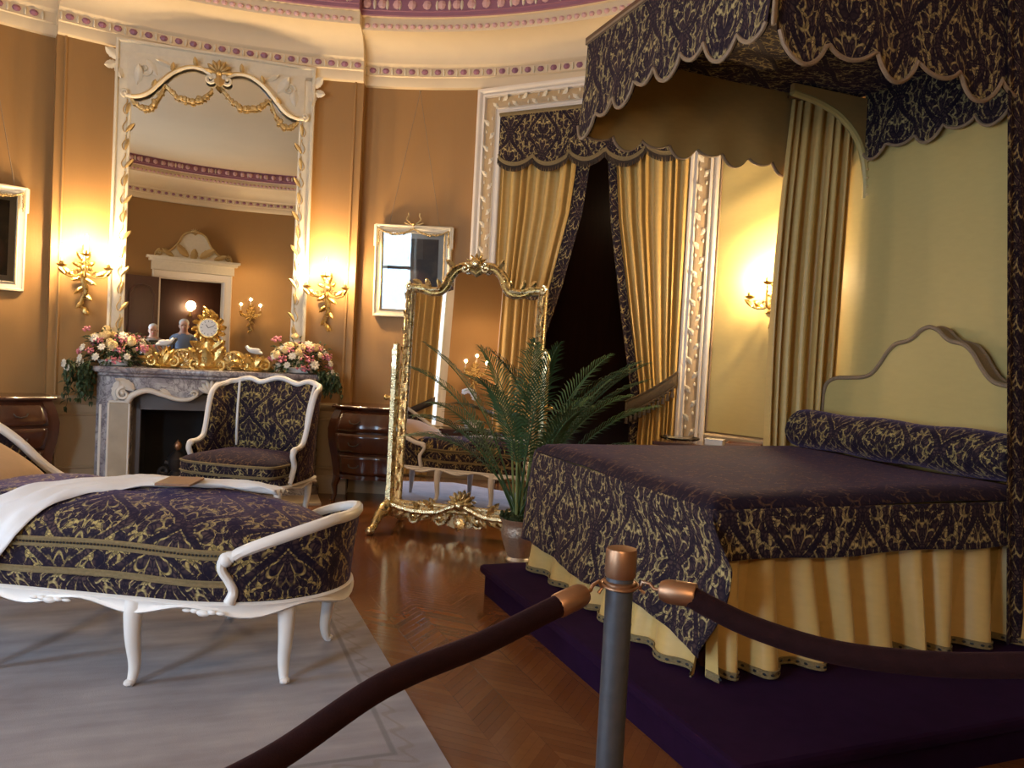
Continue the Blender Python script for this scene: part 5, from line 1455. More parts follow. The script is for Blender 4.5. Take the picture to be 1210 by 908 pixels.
# low curved foot end and high head end, each a padded wall with a white top rail
def ch_end(x_from, x_end, zf, npt, leanmax, name):
    sgn = 1 if x_end > x_from else -1
    xs = [lerp(x_from, x_end, math.sin(PI / 2 * k / 20)) for k in range(21)]
    path = [(x, -half_w(x) if sgn > 0 else half_w(x)) for x in xs] + [(x, half_w(x) if sgn > 0 else -half_w(x)) for x in xs[-2::-1]]
    path = resample(path, npt)
    zt = [zf(p.x) for p in path]; lean = [leanmax * min(1, (zt[i] - .45) / .4) for i in range(npt)]
    mb = MB(); wall_panel(mb, path, .365, zt, lean, .035); pn = mb.build(name, 'damask_seat', ch, angle=80)
    mb = MB(); rail_tube(mb, path, [z + .008 for z in zt], lean, .024, 9, -.012)
    o0 = offset_path(path, 0); nn = [(offset_path(path, 1.0)[i] - o0[i]) for i in range(npt)]
    for e_, nx in ((0, 1), (-1, -2)):        # scrolled arm fronts curling down to the seat rail
        p = o0[e_] + nn[e_] * (lean[e_] - .012) + EZ * (zt[e_] + .008); d = (o0[e_] - o0[nx]).normalized(); n_ = nn[e_]
        pts = spline([p - d * .0, p + d * .035 - EZ * .006, p + d * .045 - EZ * .05, p + d * .015 - EZ * .10, p - d * .002 - EZ * .14, o0[e_] + n_ * .006 + d * .012 + EZ * .36], 6)
        mb.tube(pts, [.024 - .006 * math.sin(PI * i / len(pts)) for i in range(len(pts))], 9); mb.ball(p + d * .03 - EZ * .012, (.03, .028, .03), 9, 6)
    mb.build('white_arm_rail', 'white_paint', pn)
    return path
ch_end(-.16, XB, lambda x: lerp(.535, .66, max(0, min(1, (x + .16) / .30)) ** .8), 61, .06, 'foot_end')
ch_end(-1.42, XA, lambda x: .60 + .50 * (max(0, min(1, (-1.42 - x) / .71)) ** 1.6), 61, .11, 'head_end')

def ch_thing(name, label, cat, z=.012): return thing(name, label, cat, (*CH, z), CHR)
pw = ch_thing('cushion', 'large plain beige cushion propped against the head of the daybed', 'cushion')
mb = MB(); P = []
for i in range(17):
    v = lerp(-1, 1, i / 16); row = []
    for j in range(17):
        u = lerp(-1, 1, j / 16); row.append((u, v))
    P.append(row)
ax1 = V((-.80, 0, .40)).normalized()   # leaning up the head end
def pil(u, v, s):
    b = .075 * (max(0, 1 - abs(u) ** 2.6) * max(0, 1 - abs(v) ** 2.6)) ** .5
    c0 = V((-1.70, .0, .735)); up = ax1; nm = V((.40, 0, .80)).normalized()
    return c0 + EY * (u * .37 * (1 - .05 * v * v)) + up * (v * .26 * (1 - .05 * u * u)) + nm * (s * b)
for s in (-1, 1): mb.grid([[pil(u, v, s) for u, v in row] for row in P])
mb.build('case', 'beige', pw)
ns = ch_thing('throw', 'sheer white muslin garment draped across the daybed cushion', 'garment')
cl2 = resample([(-1.27, -.455), (-1.16, -.36), (-.98, -.14), (-.76, .02), (-.50, .12), (-.32, .15), (-.20, .14)], 60)
mb = MB(); P = []
o0 = offset_path(cl2, 0); nn = [(offset_path(cl2, 1.0)[i] - o0[i]) for i in range(60)]
for i in range(60):
    t = i / 59; w = lerp(.12, .085, t) * (1 - .3 * max(0, (t - .8) / .2)); row = []
    for j in range(21):
        u = lerp(-1, 1, j / 20); p = o0[i] + nn[i] * (u * w * (1 + .06 * math.sin(t * 13 + u)))
        z = cush_z(p.x, p.y)
        over = max(0, abs(p.y) - .40)
        z = z + .016 + .013 * math.sin(u * 9 + t * 6 + .9 * math.sin(t * 13)) + .006 * math.sin(t * 34 + u * 7) * math.sin(t * 9)
        if p.y < -.40: p = V((p.x, -.445 - .012 * math.sin(over * 20), 0)); z = Zc1 + .03 - over * 1.2
        row.append(V((p.x, p.y, max(z, .40))))
    P.append(row)
mb.grid(P); mb.build('muslin', 'linen', ns, angle=180, solid=.003)
bk = thing('book', 'tan paper-wrapped booklet lying on the white muslin', 'book', tuple(ch_world(-.60, -.03) + EZ * (.012 + .748)), 4)
mb = MB(); mb.box((0, 0, .006), (.15, .20, .012)); mb.build('cover', 'book', bk, smooth=False, bevel=.003)
mb = MB(); mb.box((-.078, 0, .006), (.008, .19, .010)); mb.box((0, 0, .0065), (.14, .196, .007)); mb.build('pages', 'paper', bk, smooth=False)

# ------------------------------------------------------------------ bergere armchair
AC = (-2.015, 6.24); ACR = -13.0
ac = thing('armchair', 'white framed wing armchair in dark gold-patterned damask before the fireplace', 'armchair', (*AC, .012), ACR)
ao = resample([(-.44, -.30), (-.30, -.36), (0, -.385), (.30, -.36), (.44, -.30), (.46, -.05), (.43, .20), (.36, .30), (0, .33), (-.36, .30), (-.43, .20), (-.46, -.05), (-.44, -.30)], 97)[:-1]
mb = MB(); seat_rail(mb, ao, .33, .04, .38, .05, amp=.014)
for d in (-.04, 0, .04): mb.ball((d, -.40, .285), (.026, .012, .014), 8, 5)
mb.build('seat_frame', 'white_paint', ac, angle=50)
for (x, y) in ((-.40, -.30), (.40, -.30), (-.34, .27), (.34, .27)):
    mb = MB(); cabriole(mb, (x, y, 0), (1 if x > 0 else -1, 1 if y > 0 else -1), .30, .036); mb.build('leg', 'white_paint', ac)
def a_ring(k, z): return [V((p.x * k, p.y * k, z)) for p in ao]
mb = MB(); mb.grid([a_ring(.95, .31), a_ring(.97, .33), a_ring(.98, .36), a_ring(.96, .385)], cu=True); mb.build('seat_base', 'damask_small', ac, angle=80)
cs = resample([(-.40, -.33), (-.28, -.40), (0, -.42), (.28, -.40), (.40, -.33), (.39, .0), (.36, .20), (0, .24), (-.36, .20), (-.39, .0), (-.40, -.33)], 81)[:-1]
def c_ring(k, z): return [V((p.x * k, (p.y + .09) * k - .09, z)) for p in cs]
mb = MB(); mb.grid([c_ring(.98, .375), c_ring(1.0, .39), c_ring(1.015, .43), c_ring(1.0, .475)], cu=True); mb.build('cushion_border', 'damask_small', ac, angle=80)
mb = MB(); ks = [1.0, .98, .93, .86, .76, .62, .45, .25, .05]; R2 = [c_ring(k, .475 + .075 * (1 - k ** 2.4) ** .65) for k in ks]
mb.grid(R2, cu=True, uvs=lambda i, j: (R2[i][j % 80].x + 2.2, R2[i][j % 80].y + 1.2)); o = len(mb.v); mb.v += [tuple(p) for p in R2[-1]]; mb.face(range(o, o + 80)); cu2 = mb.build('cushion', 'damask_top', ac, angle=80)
for zz in (.472, .395):
    mb = MB(); mb.tube(c_ring(1.012, zz), .008, 5, closed=True); mb.grid([c_ring(1.012, zz + .008), c_ring(1.014, zz - .012)], cu=True); mb.build('gold_band', 'braid', cu2)
# back, wings and arms: one padded wall around the seat
def arm_z(p):
    ax = abs(p.x)
    if p.y > .285 - .02: 
        u = ax / .36
        return 1.045 + .045 * math.cos(min(1, u / .55) * PI) * .5 + .03 * max(0, math.sin(max(0, (u - .5) / .5) * PI)) + .02
    y = p.y
    return interp([(-.12, .575), (-.06, .58), (.0, .61), (.035, .70), (.065, .84), (.10, .95), (.16, 1.005), (.27, 1.03), (.31, 1.05)], y)
apath = resample([(-.455, -.12), (-.445, .02), (-.425, .14), (-.395, .25), (-.35, .31), (-.25, .335), (0, .345), (.25, .335), (.35, .31), (.395, .25), (.425, .14), (.445, .02), (.455, -.12)][::-1], 121)
zt = [arm_z(p) for p in apath]
for _ in range(2): zt = [zt[0]] + [(zt[i - 1] + 2 * zt[i] + zt[i + 1]) / 4 for i in range(1, len(zt) - 1)] + [zt[-1]]
apath = apath[::-1]; zt = zt[::-1]
# direction of travel must keep the outside on the right
if (offset_path(apath, .1)[60] - apath[60]).y < 0: apath = apath[::-1]; zt = zt[::-1]
lean = [.05 * max(0, (z - .5)) / .55 for z in zt]
mb = MB(); wall_panel(mb, apath, .335, zt, lean, .05, 12); bk2 = mb.build('back_and_wings', 'damask_seat', ac, angle=80)
mb = MB(); rail_tube(mb, apath, [z + .01 for z in zt], lean, .022, 9, -.02)
o0 = offset_path(apath, 0); nn = [(offset_path(apath, 1.0)[i] - o0[i]) for i in range(len(apath))]
for e_, nx in ((0, 1), (-1, -2)):
    p = o0[e_] + nn[e_] * (lean[e_] - .02) + EZ * (zt[e_] + .01); d = (o0[e_] - o0[nx]).normalized()
    pts = spline([p, p + d * .04 - EZ * .004, p + d * .055 - EZ * .05, p + d * .025 - EZ * .12, p + d * .06 - EZ * .20, p + d * .10 - EZ * .25], 6)
    mb.tube(pts, [.022] * len(pts), 9); mb.ball(p + d * .04 - EZ * .012, (.028, .026, .028), 9, 6)
mb.build('crest_rail', 'white_paint', bk2)
for s in (-1, 1):   # stiles dividing the back from the wings, and the outer back corners
    i = min(range(len(apath)), key=lambda k: (apath[k].x - s * .33) ** 2 + (apath[k].y - .32) ** 2)
    mb = MB(); mb.tube([o0[i] + nn[i] * (lean[i] * t ** 1.3 - .05 * (.6 + .8 * math.sin(PI * t)) - .004) + EZ * lerp(.47, zt[i], t) for t in [lerp(.1, 1, k / 10) for k in range(11)]], .011, 7)
    mb.tube([o0[i] + nn[i] * (lean[i] * t ** 1.3 + .006) + EZ * lerp(.335, zt[i], t) for t in [k / 10 for k in range(11)]], .016, 7)
    mb.build('stile', 'white_paint', bk2)

# ------------------------------------------------------------------ barrier post and ropes
def make_post(label, x, y):
    t = thing('barrier_post', label, 'stanchion', (x, y, 0), 0, 'barrier posts')
    mb = MB(); mb.lathe([(.16, 0), (.16, .012), (.14, .022), (.06, .032), (.04, .05), (.033, .06)], 32); mb.build('base', 'post', t)
    mb = MB(); mb.lathe([(.0305, .05), (.0305, .925)], 28); mb.build('pole', 'post', t)
    mb = MB(); mb.lathe([(.0325, .922), (.0345, .926), (.0345, .980), (.0325, .985), (.029, .986), (.001, .986)], 28); mb.build('cap', 'brass', t)
    mb = MB(); mb.tube([(.040 * math.cos(a), .040 * math.sin(a), .905 + .004 * math.sin(a)) for a in [2 * PI * k / 28 for k in range(28)]], .0036, 7, closed=True); mb.lathe([(.031, .898), (.036, .901), (.036, .910), (.031, .913)], 24)
    mb.build('ring', 'brass', t); return t
SP = V((.262, 1.75, 0))
make_post('brushed steel barrier post with copper-coloured cap before the bed', SP.x, SP.y)
def rope(label, pts):
    """pts start at the hook by the post"""
    P = [V(p) for p in spline(pts, 10)]
    t = thing('barrier_rope', label, 'rope', tuple(P[0]), 0, 'velvet barrier ropes')
    L = [p - P[0] for p in P]
    d = (L[6] - L[0]).normalized()
    fer0, fer1 = L[0] + d * .045, L[0] + d * .125
    body = [fer1 - d * .02] + [p for p in L if p.length > .14 and (p - (L[-1])).length > .14]
    mb = MB(); mb.tube(body, .0235, 14); mb.build('velvet_rope', 'rope', t)
    for a, b, dd in ((fer0, fer1, d), (L[-1] - (L[-1] - L[-7]).normalized() * .045, L[-1] - (L[-1] - L[-7]).normalized() * .16, None)):
        v = (b - a)
        mb = MB(); mb.tube([a, a + v * .04, a + v * .16, a + v * .30, a + v * .96, b], [.012, .020, .0245, .0265, .0265, .0245], 16)
        f = mb.build('ferrule', 'brass', t)
        mb = MB(); s = v.normalized().cross(EZ).normalized(); u = s.cross(v.normalized())
        e = a - v.normalized() * .038
        mb.tube([a + v * .02, a - v.normalized() * .012, a - v.normalized() * .022 + u * .010, e + u * .012, e - u * .006 - v.normalized() * .006, e - u * .014 + v.normalized() * .006], .0042, 7)
        mb.build('hook', 'brass', f)
rope('dark maroon velvet rope running from the post to the lower left', [(.222, 1.742, .903), (.10, 1.66, .865), (-.03, 1.55, .83), (-.20, 1.40, .80), (-.36, 1.26, .725), (-.50, 1.13, .70), (-.70, .95, .705), (-.95, .76, .80), (-1.06, .68, .90)])
rope('dark maroon velvet rope sagging from the post to the right edge', [(.305, 1.745, .903), (.40, 1.70, .900), (.52, 1.63, .865), (.66, 1.54, .872 - .02), (.82, 1.46, .868), (.97, 1.38, .905), (1.12, 1.30, .955 - .02), (1.22, 1.25, .94)])
make_post('second barrier post outside the left edge of the photo', -1.085, .655)
make_post('third barrier post outside the right edge of the photo', 1.255, 1.235)

# ------------------------------------------------------------------ table on the far side of the bed
nt = thing('side_table', 'narrow wooden table against the wall beyond the bed', 'table', (1.50, 5.93, 0), -24)
mb = MB(); mb.box((0, 0, .80), (.80, .30, .03)); mb.build('top', 'mahogany', nt, smooth=False, bevel=.006)
mb = MB(); mb.box((0, 0, .74), (.72, .24, .09)); mb.build('apron', 'mahogany', nt, smooth=False)
for sx in (-.35, .35):
    for sy in (-.11, .11):
        mb = MB(); mb.lathe([(.012, 0), (.016, .05), (.022, .7)], 8, (sx, sy, 0)); mb.build('leg', 'mahogany', nt)
def nt_pt(x, y=0.0): a = math.radians(-24); return (1.50 + x * math.cos(a) - y * math.sin(a), 5.93 + x * math.sin(a) + y * math.cos(a), .815)
ds = thing('glass_dish', 'round clear glass dish on the narrow table beyond the bed', 'dish', nt_pt(-.22, -.03))
mb = MB(); mb.lathe([(.06, .002), (.10, .006), (.145, .022), (.150, .034), (.144, .032), (.10, .014), (.001, .010)], 28); mb.build('bowl', 'glass', ds)
bx_ = thing('box', 'small pale box beside the glass dish beyond the bed', 'box', nt_pt(.04, -.03), -24)
mb = MB(); mb.box((0, 0, .018), (.13, .10, .036)); mb.build('body', 'paper', bx_, smooth=False, bevel=.004)
mb = MB(); mb.box((0, 0, .040), (.136, .106, .008)); mb.build('lid', 'porcelain', bx_, smooth=False, bevel=.002)
tr_ = thing('tray', 'flat brown wooden tray at the right end of the table beyond the bed', 'tray', nt_pt(.25, -.03), -24)
mb = MB(); mb.box((0, 0, .006), (.24, .18, .012)); 
for s in (-1, 1): mb.box((s * .118, 0, .015), (.008, .18, .03)); mb.box((0, s * .088, .015), (.24, .008, .03))
mb.build('body', 'book', tr_, smooth=False, bevel=.002)
# ------------------------------------------------------------------ the side of the room behind the camera (seen in the two mirrors)
def opening_thing(a0, a1):
    am = (a0 + a1) / 2; half = RR * math.sin(math.radians((a1 - a0) / 2)); chord = RR * math.cos(math.radians((a1 - a0) / 2))
    p = pol(am, chord); return (p.x, p.y, 0), am - 90, half
# windows
for k, (a0, a1) in enumerate(((203.0, 222.0), (236.0, 254.0))):
    loc_, rot_, hw = opening_thing(a0, a1)
    w = bpy.data.objects.new('window_%d' % (k + 1), None); COL.objects.link(w); w.location = loc_; w.rotation_euler = (0, 0, math.radians(rot_)); w['kind'] = 'structure'
    mb = MB(); frame_sweep(mb, [(-hw, .35), (-hw, 3.35), (hw, 3.35), (hw, .35)], [(-.02, -.22), (-.02, .01), (.0, .03), (.03, .03), (.06, .05), (.11, .055), (.12, .03), (.12, -.05)], True); mb.build('window_frame', 'white_trim', w, angle=45)
    mb = MB()
    for xx in (-hw + .04, 0, hw - .04): mb.box((xx, .20, 1.85), (.06 if xx else .09, .05, 3.0))
    for zz in (.40, 1.35, 2.30, 3.31): mb.box((0, .20, zz), (2 * hw, .045, .06))
    mb.build('sash', 'white_trim', w, smooth=False)
    mb = MB(); mb.v += [(-hw, .2, .35), (hw, .2, .35), (hw, .2, 3.35), (-hw, .2, 3.35)]; mb.face([0, 1, 2, 3]); mb.build('pane', 'glass', w, smooth=False)
    pl_ = bpy.data.lights.new('window_daylight', 'AREA'); pl_.cycles.is_portal = True; pl_.shape = 'RECTANGLE'; pl_.size = 2 * hw; pl_.size_y = 3.0
    pl_.energy = WIN_E; pl_.color = (.66, .82, 1.0)
    po_ = bpy.data.objects.new('window_daylight', pl_); COL.objects.link(po_); po_.parent = w; po_.location = (0, .30, 1.85); po_.rotation_euler = (-PI / 2, 0, 0)
    def wt(name, label, cat, group=None): return thing(name, label, cat, loc_, rot_, group)
    sd = -1 if k == 0 else 1     # local +x points to smaller angles
    which = 'left' if k == 0 else 'right'
    c_ = wt('window_curtain', 'gold drawn window curtain behind the camera, seen in the standing mirror on its %s' % which, 'curtain', 'window curtains behind the camera')
    x0, x1 = ((-hw + .11, -.02) if k == 0 else (hw + .10, hw - .62))
    mb = MB(); drape(mb, [(min(x0, x1), -.10, 3.38), (max(x0, x1), -.10, 3.38)], [(min(x0, x1), -.10, .03), (max(x0, x1), -.10, .03)], 6, .02, .035, 20, 10, seed=60 + k); mb.build('panel', 'gold_silk', c_)
    mb = MB(); e = x0 if k == 0 else x1
    tbp = [(lerp(x0, x1, i / 10), -.15, lerp(1.25, .95, i / 10)) for i in range(11)]; mb.grid([[V(p) + EZ * s for p in tbp] for s in (.06, -.06)]); mb.build('tieback', 'dark_braid', c_, solid=.006)
    pl2 = wt('window_pelmet', 'dark damask pelmet above the %s window behind the camera' % which, 'pelmet', 'window pelmets behind the camera'); mb = MB()
    mb.grid([[(lerp(-hw - .05, hw + .05, i / 40), -.14, 3.52 if r == 0 else 3.10 - .05 * abs(math.sin(i / 40 * PI * 5))) for i in range(41)] for r in (0, 1)]); mb.build('cloth', 'damask', pl2, solid=.008)

# entrance door with carved overdoor
loc_, rot_, hw = opening_thing(268.5, 283.5)
d1 = bpy.data.objects.new('door_1', None); COL.objects.link(d1); d1.location = loc_; d1.rotation_euler = (0, 0, math.radians(rot_)); d1['kind'] = 'structure'
mb = MB(); frame_sweep(mb, dims(hw, 0, 2.5), [(-.02, -.25), (-.02, .01), (.0, .03), (.02, .02), (.07, .03), (.11, .05), (.13, .03), (.13, -.1)]); mb.build('door_frame', 'white_trim', d1, angle=45)
mb = MB(); mb.box((0, -.05, 2.70), (2 * hw + .30, .12, .16)); mb.box((0, -.08, 2.80), (2 * hw + .40, .18, .05)); mb.box((0, -.10, 2.84), (2 * hw + .48, .22, .04))
pts = spline([(-hw - .10, 2.86), (-hw - .06, 2.96), (-hw + .10, 2.95), (-.30, 3.10), (-.18, 3.30), (0, 3.36), (.18, 3.30), (.30, 3.10), (hw - .10, 2.95), (hw + .06, 2.96), (hw + .10, 2.86)] and [(-hw - .10, 2.86, 0), (-hw - .06, 2.96, 0), (-hw + .10, 2.95, 0), (-.30, 3.10, 0), (-.18, 3.30, 0), (0, 3.36, 0), (.18, 3.30, 0), (.30, 3.10, 0), (hw - .10, 2.95, 0), (hw + .06, 2.96, 0), (hw + .10, 2.86, 0)], 5)
mb.prism([(p.x, p.y) for p in pts], lambda u, w, q: (u, q, w), -.09, -.03); mb.build('overdoor', 'cream_frame', d1, smooth=False)
mb = MB(); mb.tube([(p.x, -.10, p.y) for p in pts], .02, 7); shell(mb, (0, 0, 3.32), .10, y=-.10)
for s in (-1, 1):
    volute(mb, (s * (hw + .02), 0, 2.93), .06, 1.2, .02, a0=PI / 2, sgn=-s, y=-.10); acanthus(mb, (s * .10, 0, 2.90), PI / 2 - s * .9, .30, .14, y=-.10); acanthus(mb, (s * .35, 0, 2.88), PI / 2 - s * 1.1, .24, .10, y=-.10)
acanthus(mb, (0, 0, 3.05), -PI / 2, .25, .14, y=-.10); mb.build('carving', 'gilt_paint', d1)
mb = MB(); lw = 1.05; mb.box((lw / 2, 0, 1.25), (lw, .05, 2.46))
for z0, z1 in ((.2, .95), (1.1, 2.3)):
    for xx in (lw * .27, lw * .73):
        frame_sweep(mb, [(xx - .19, z0), (xx - .19, z1 - (.15 if z1 > 2 else 0))] + ([(xx - .12, z1 - .03), (xx, z1), (xx + .12, z1 - .03)] if z1 > 2 else []) + [(xx + .19, z1 - (.15 if z1 > 2 else 0)), (xx + .19, z0)], [(0, .025), (.01, .05), (.03, .05), (.04, .025)], True)
lf = mb.build('door_leaf', 'dark_wood', d1, angle=40); lf.location = (hw + .02, -.06, 0); lf.rotation_euler = (0, 0, math.radians(-14))
mb = MB(); o_ = [(-1.5, .25), (-1.5, 3.0), (1.5, 3.0), (1.5, .25)]; mb.grid([[(x, y, z) for x, y in o_] for z in (0, 2.9)])
mb.v += [(x, y, 2.9) for x, y in o_] + [(x, y, -.004) for x, y in o_]; mb.face([8, 9, 10, 11]); mb.face([12, 13, 14, 15])
for x0, x1 in ((-1.5, -hw), (hw, 1.5)):
    o = len(mb.v); mb.v += [(x0, .25, 0), (x1, .25, 0), (x1, .25, 2.9), (x0, .25, 2.9)]; mb.face([o, o + 1, o + 2, o + 3])
o = len(mb.v); mb.v += [(-hw, .25, 2.5), (hw, .25, 2.5), (hw, .25, 2.9), (-hw, .25, 2.9)]; mb.face([o, o + 1, o + 2, o + 3])
hl = struct(mb.build('wall_hall', 'dark_wood', smooth=False)); hl.location = loc_; hl.rotation_euler = (0, 0, math.radians(rot_))
hp = V(loc_); _a = math.radians(rot_)
def hall_pt(x, y, z): return (loc_[0] + x * math.cos(_a) - y * math.sin(_a), loc_[1] + x * math.sin(_a) + y * math.cos(_a), z)
hs = thing('hall_lamp', 'small lit wall lamp in the dark hall, seen through the door in the mirror', 'wall light', hall_pt(-.35, 2.96, 2.0), rot_)
mb = MB(); mb.lathe([(.04, -.12), (.05, -.1), (.02, -.06), (.02, 0)], 12, (0, -.06, 0)); mb.build('bracket', 'gilt', hs)
mb = MB(); mb.lathe([(.03, 0), (.06, .05), (.055, .14), (.03, .18)], 14, (0, -.08, 0)); mb.build('lamp_shade', 'flame', hs)
light('hall_light', hall_pt(-.3, 2.4, 2.1), 14, (1, .7, .4), .1)

# console with orchid and ferns between the windows
tb_ = thing('console_table', 'dark console table under the wall light between the two windows behind the camera', 'table', wall_loc(229.4, .35), 229.4 - 90)
mb = MB(); mb.box((0, 0, .78), (1.1, .42, .04)); mb.build('top', 'mahogany', tb_, smooth=False, bevel=.006); mb = MB(); mb.box((0, 0, .70), (1.02, .36, .12)); mb.build('apron', 'mahogany', tb_, smooth=False)
for sx in (-.48, .48):
    for sy in (-.15, .15): mb = MB(); mb.lathe([(.015, 0), (.02, .05), (.03, .66)], 8, (sx, sy, 0)); mb.build('leg', 'mahogany', tb_)
def planter(label, loc, fern, orchid, seed):
    t = thing('potted_plant', label, 'potted plant', loc); q = random.Random(seed)
    mb = MB(); mb.lathe([(.07, 0), (.10, .02), (.14, .10), (.155, .16), (.145, .155), (.10, .13), (.001, .13)], 20, lob=10, lobamp=.02); mb.build('pot', 'porcelain', t)
    mb = MB()
    for k in range(26):
        a = k * 2.4; L = q.uniform(.15, .30); pts = [V((.03 * math.cos(a), .03 * math.sin(a), .13)) + V((math.cos(a) * L * s, math.sin(a) * L * s, .20 * s - .22 * s * s)) for s in (0, .35, .7, 1)]
        s_ = V((-math.sin(a), math.cos(a), 0)); W = (0.004, .022, .018, .002); mb.grid([[p - s_ * w, p + EZ * .004, p + s_ * w] for p, w in zip(pts, W)])
    mb.build('leaves', 'leaf', t)
    if orchid:
        mb = MB(); pts = spline([(0, 0, .13), (.02, 0, .35), (.0, .02, .55), (-.08, .03, .66), (-.20, .03, .64)], 6); mb.tube(pts, .005, 6); mb.build('flower_stem', 'stem', t)
        for k in range(7):
            p = pts[-1 - k * 2]; mb = MB()
            for j in range(5): a = j * 2 * PI / 5; mb.ball(V(p) + V((.03 * math.cos(a), -.01, .03 * math.sin(a) - .01)), (.026, .006, .022), 7, 4)
            mb.build('orchid_flower', 'porcelain', t)
tp = wall_loc(229.4, .38, .80); planter('white orchid in a round white pot on the console between the windows', tp, True, True, 3)

# ------------------------------------------------------------------ visitors standing by the door (only seen in the overmantel mirror)
def person(label, loc, rz, h, skin, top_c, leg_c, hair_c, pose, holds):
    t = thing('person', label, 'person', loc, rz); k = h / 1.72
    J = dict(pelvis=(0, 0, .95), waist=(0, .01, 1.08), chest=(0, .02, 1.28), neck0=(0, .02, 1.44), neck=(0, 0, 1.51), head0=(0, -.015, 1.575), head1=(0, -.02, 1.66), crown=(0, -.005, 1.715), nose=(0, -.115, 1.60))
    R_ = dict(pelvis=(.165, .115), waist=(.15, .105), chest=(.175, .115), neck0=(.11, .08), neck=(.055, .058), head0=(.066, .075), head1=(.075, .092), crown=(.05, .06), nose=(.012, .014))
    E_ = [('pelvis', 'waist'), ('waist', 'chest'), ('chest', 'neck0'), ('neck0', 'neck'), ('neck', 'head0'), ('head0', 'head1'), ('head1', 'crown'), ('head0', 'nose')]
    for s, n in ((-1, 'l'), (1, 'r')):
        J['hip' + n] = (s * .09, 0, .88); J['knee' + n] = (s * .11, -.015, .49); J['ank' + n] = (s * .115, .02, .09); J['toe' + n] = (s * .13, -.13, .035)
        R_['hip' + n] = (.095, .095); R_['knee' + n] = (.062, .062); R_['ank' + n] = (.042, .045); R_['toe' + n] = (.038, .03)
        E_ += [('pelvis', 'hip' + n), ('hip' + n, 'knee' + n), ('knee' + n, 'ank' + n), ('ank' + n, 'toe' + n)]
        up = pose == 'photo'
        J['sh' + n] = (s * .185, .02, 1.40); J['el' + n] = (s * .235, -.02 if not up else -.06, 1.12); J['wr' + n] = (s * .11, -.29, 1.30) if up else (s * .25, -.12, .90)
        J['palm' + n] = (s * .08, -.33, 1.36) if up else (s * .245, -.15, .82)
        R_['sh' + n] = (.062, .062); R_['el' + n] = (.042, .042); R_['wr' + n] = (.027, .03); R_['palm' + n] = (.02, .034)
        E_ += [('neck0', 'sh' + n), ('sh' + n, 'el' + n), ('el' + n, 'wr' + n), ('wr' + n, 'palm' + n)]
        pd = (V(J['palm' + n]) - V(J['wr' + n])).normalized(); sd_ = pd.cross(EX).normalized()
        for f in range(4):
            b = V(J['palm' + n]) + pd * .02 + sd_ * (.018 * (f - 1.5)); L = (.07, .08, .075, .058)[f]
            J['f%d%s' % (f, n)] = tuple(b + pd * L * .5); J['g%d%s' % (f, n)] = tuple(b + pd * L * .8 + EX * (-s * .025)); R_['f%d%s' % (f, n)] = (.009, .009); R_['g%d%s' % (f, n)] = (.0075, .0075)
            E_ += [('palm' + n, 'f%d%s' % (f, n)), ('f%d%s' % (f, n), 'g%d%s' % (f, n))]
        J['t' + n] = tuple(V(J['wr' + n]) + pd * .05 + sd_ * -.045 + EX * (-s * .015)); R_['t' + n] = (.010, .010); E_.append(('wr' + n, 't' + n))
    names = list(J); me = bpy.data.meshes.new('person_skeleton')
    me.from_pydata([tuple(V(J[n]) * k) for n in names], [(names.index(a), names.index(b)) for a, b in E_], [])
    ob = bpy.data.objects.new('person_skeleton', me); COL.objects.link(ob)
    md = ob.modifiers.new('skin', 'SKIN'); sv = me.skin_vertices[0].data
    for i, n in enumerate(names): sv[i].radius = (R_[n][0] * k, R_[n][1] * k); sv[i].use_root = (n == 'pelvis')
    ms = ob.modifiers.new('sub', 'SUBSURF'); ms.levels = 2
    dg = bpy.context.evaluated_depsgraph_get(); dg.update()
    bm_ = bpy.data.meshes.new_from_object(ob.evaluated_get(dg)); bpy.data.objects.remove(ob)
    for m_ in (skin, top_c, leg_c, 'black'): bm_.materials.append(M[m_] if isinstance(m_, str) else m_)
    for p in bm_.polygons:
        c = p.center / k; p.use_smooth = True
        if c.z < .08: p.material_index = 3
        elif c.z < .96 and abs(c.x) < .22: p.material_index = 2
        elif c.z < 1.47 and not (c.y < -.20 and pose == 'photo') and not (abs(c.x) > .2 and c.z < .95): p.material_index = 1
        else: p.material_index = 0
    b = bpy.data.objects.new('body', bm_); COL.objects.link(b); b.parent = t
    mb = MB(); mb.ball(V((0, .02, 1.675)) * k, (.085 * k, .098 * k, .075 * k), 14, 9); mb.ball(V((0, .055, 1.61)) * k, (.078 * k, .065 * k, .085 * k), 12, 8); mb.build('hair', hair_c, t)
    mb = MB()
    for s in (-1, 1): mb.ball(V((s * .03, -.098, 1.625)) * k, (.011, .008, .007), 7, 5)
    mb.build('eyes', 'black', t); mb = MB(); mb.ball(V((0, -.096, 1.555)) * k, (.022, .008, .006), 8, 5); mb.build('mouth', 'fl_pink', t)
    mb = MB()
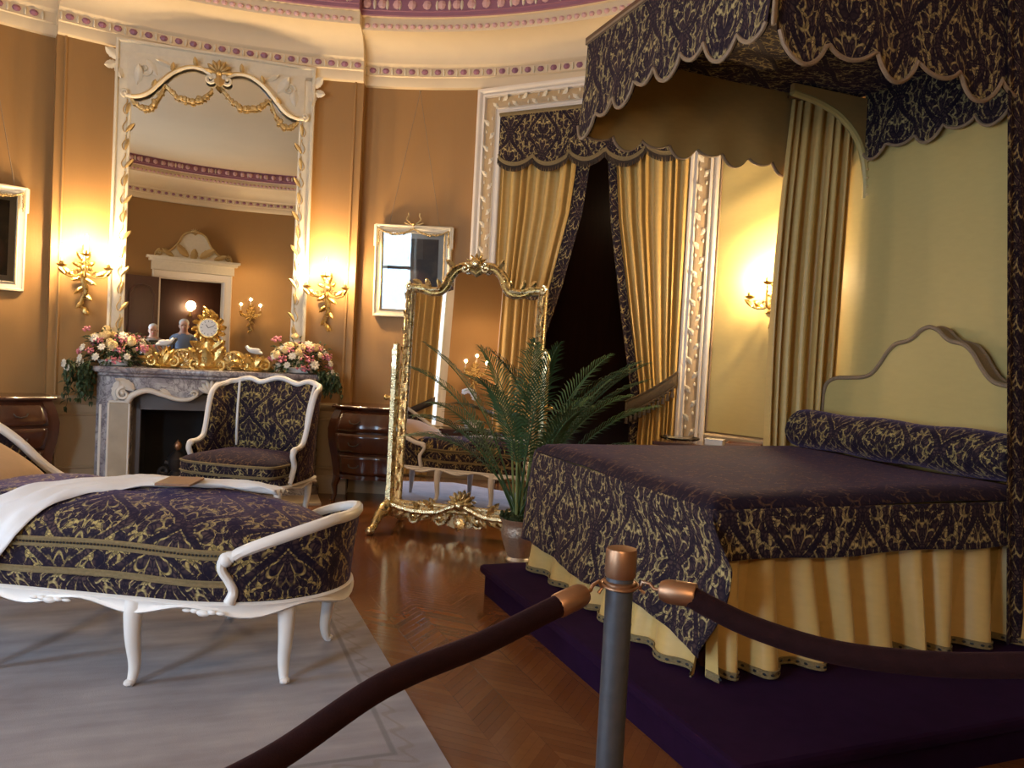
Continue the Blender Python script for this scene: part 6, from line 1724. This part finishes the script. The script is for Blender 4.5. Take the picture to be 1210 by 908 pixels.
    for s in (-1, 1): mb.ball(V((s * .078, .0, 1.61)) * k, (.010, .018, .028), 7, 5)
    mb.build('ears', skin, t)
    return t
M['skin'] = m_plain('skin', (.52, .30, .21), .5, var=.06); M['cloth_blue'] = m_plain('blue_shirt', (.16, .20, .28), .8); M['cloth_grey'] = m_plain('grey_shirt', (.30, .28, .28), .8)
M['cloth_brown'] = m_plain('brown_shirt', (.16, .09, .06), .8); M['denim'] = m_plain('denim', (.05, .07, .13), .85); M['hair_grey'] = m_plain('grey_hair', (.45, .43, .40), .7); M['hair_brown'] = m_plain('brown_hair', (.08, .045, .025), .6)
def facing(p): return math.degrees(math.atan2(1, 0)) - 90 + math.degrees(math.atan2(-(7.2 - p[1]), -(-2.75 - p[0]))) - 90 + 180
pa, pb, pc_ = (-1.18, -.52, 0), (-1.72, -.38, 0), (-.62, -1.25, 0)
person('person in blue-grey shirt standing by the open door, seen in the overmantel mirror', pa, 195, 1.72, 'skin', 'cloth_blue', 'denim', 'hair_grey', 'stand', None)
person('person in grey shirt holding up a phone by the door leaf in the overmantel mirror', pb, 190, 1.60, 'skin', 'cloth_grey', 'denim', 'hair_grey', 'photo', None)
person('person in brown shirt standing inside the doorway, seen in the overmantel mirror', pc_, 195, 1.68, 'skin', 'cloth_brown', 'denim', 'hair_brown', 'stand', None)
_a2 = math.radians(190)
ph = thing('phone', 'phone held up by the visitor beside the door leaf', 'phone', (pb[0] - math.sin(-_a2) * .0 + .37 * math.sin(_a2), pb[1] - .37 * math.cos(_a2), 1.30), 190)
mb = MB(); mb.box((0, 0, 0), (.145, .009, .075)); mb.build('case', 'black', ph, smooth=False, bevel=.003)
mb = MB(); mb.box((0, .0055, 0), (.135, .001, .066)); M['screen'] = m_emit('phone_screen', (.6, .75, 1.0), 1.2); mb.build('screen', 'screen', ph, smooth=False)

# ------------------------------------------------------------------ daylight outside
w = bpy.data.worlds.new('world'); S.world = w; w.use_nodes = True
bg = w.node_tree.nodes['Background']; bg.inputs[0].default_value = (.57, .77, 1.0, 1); bg.inputs[1].default_value = WORLD_E
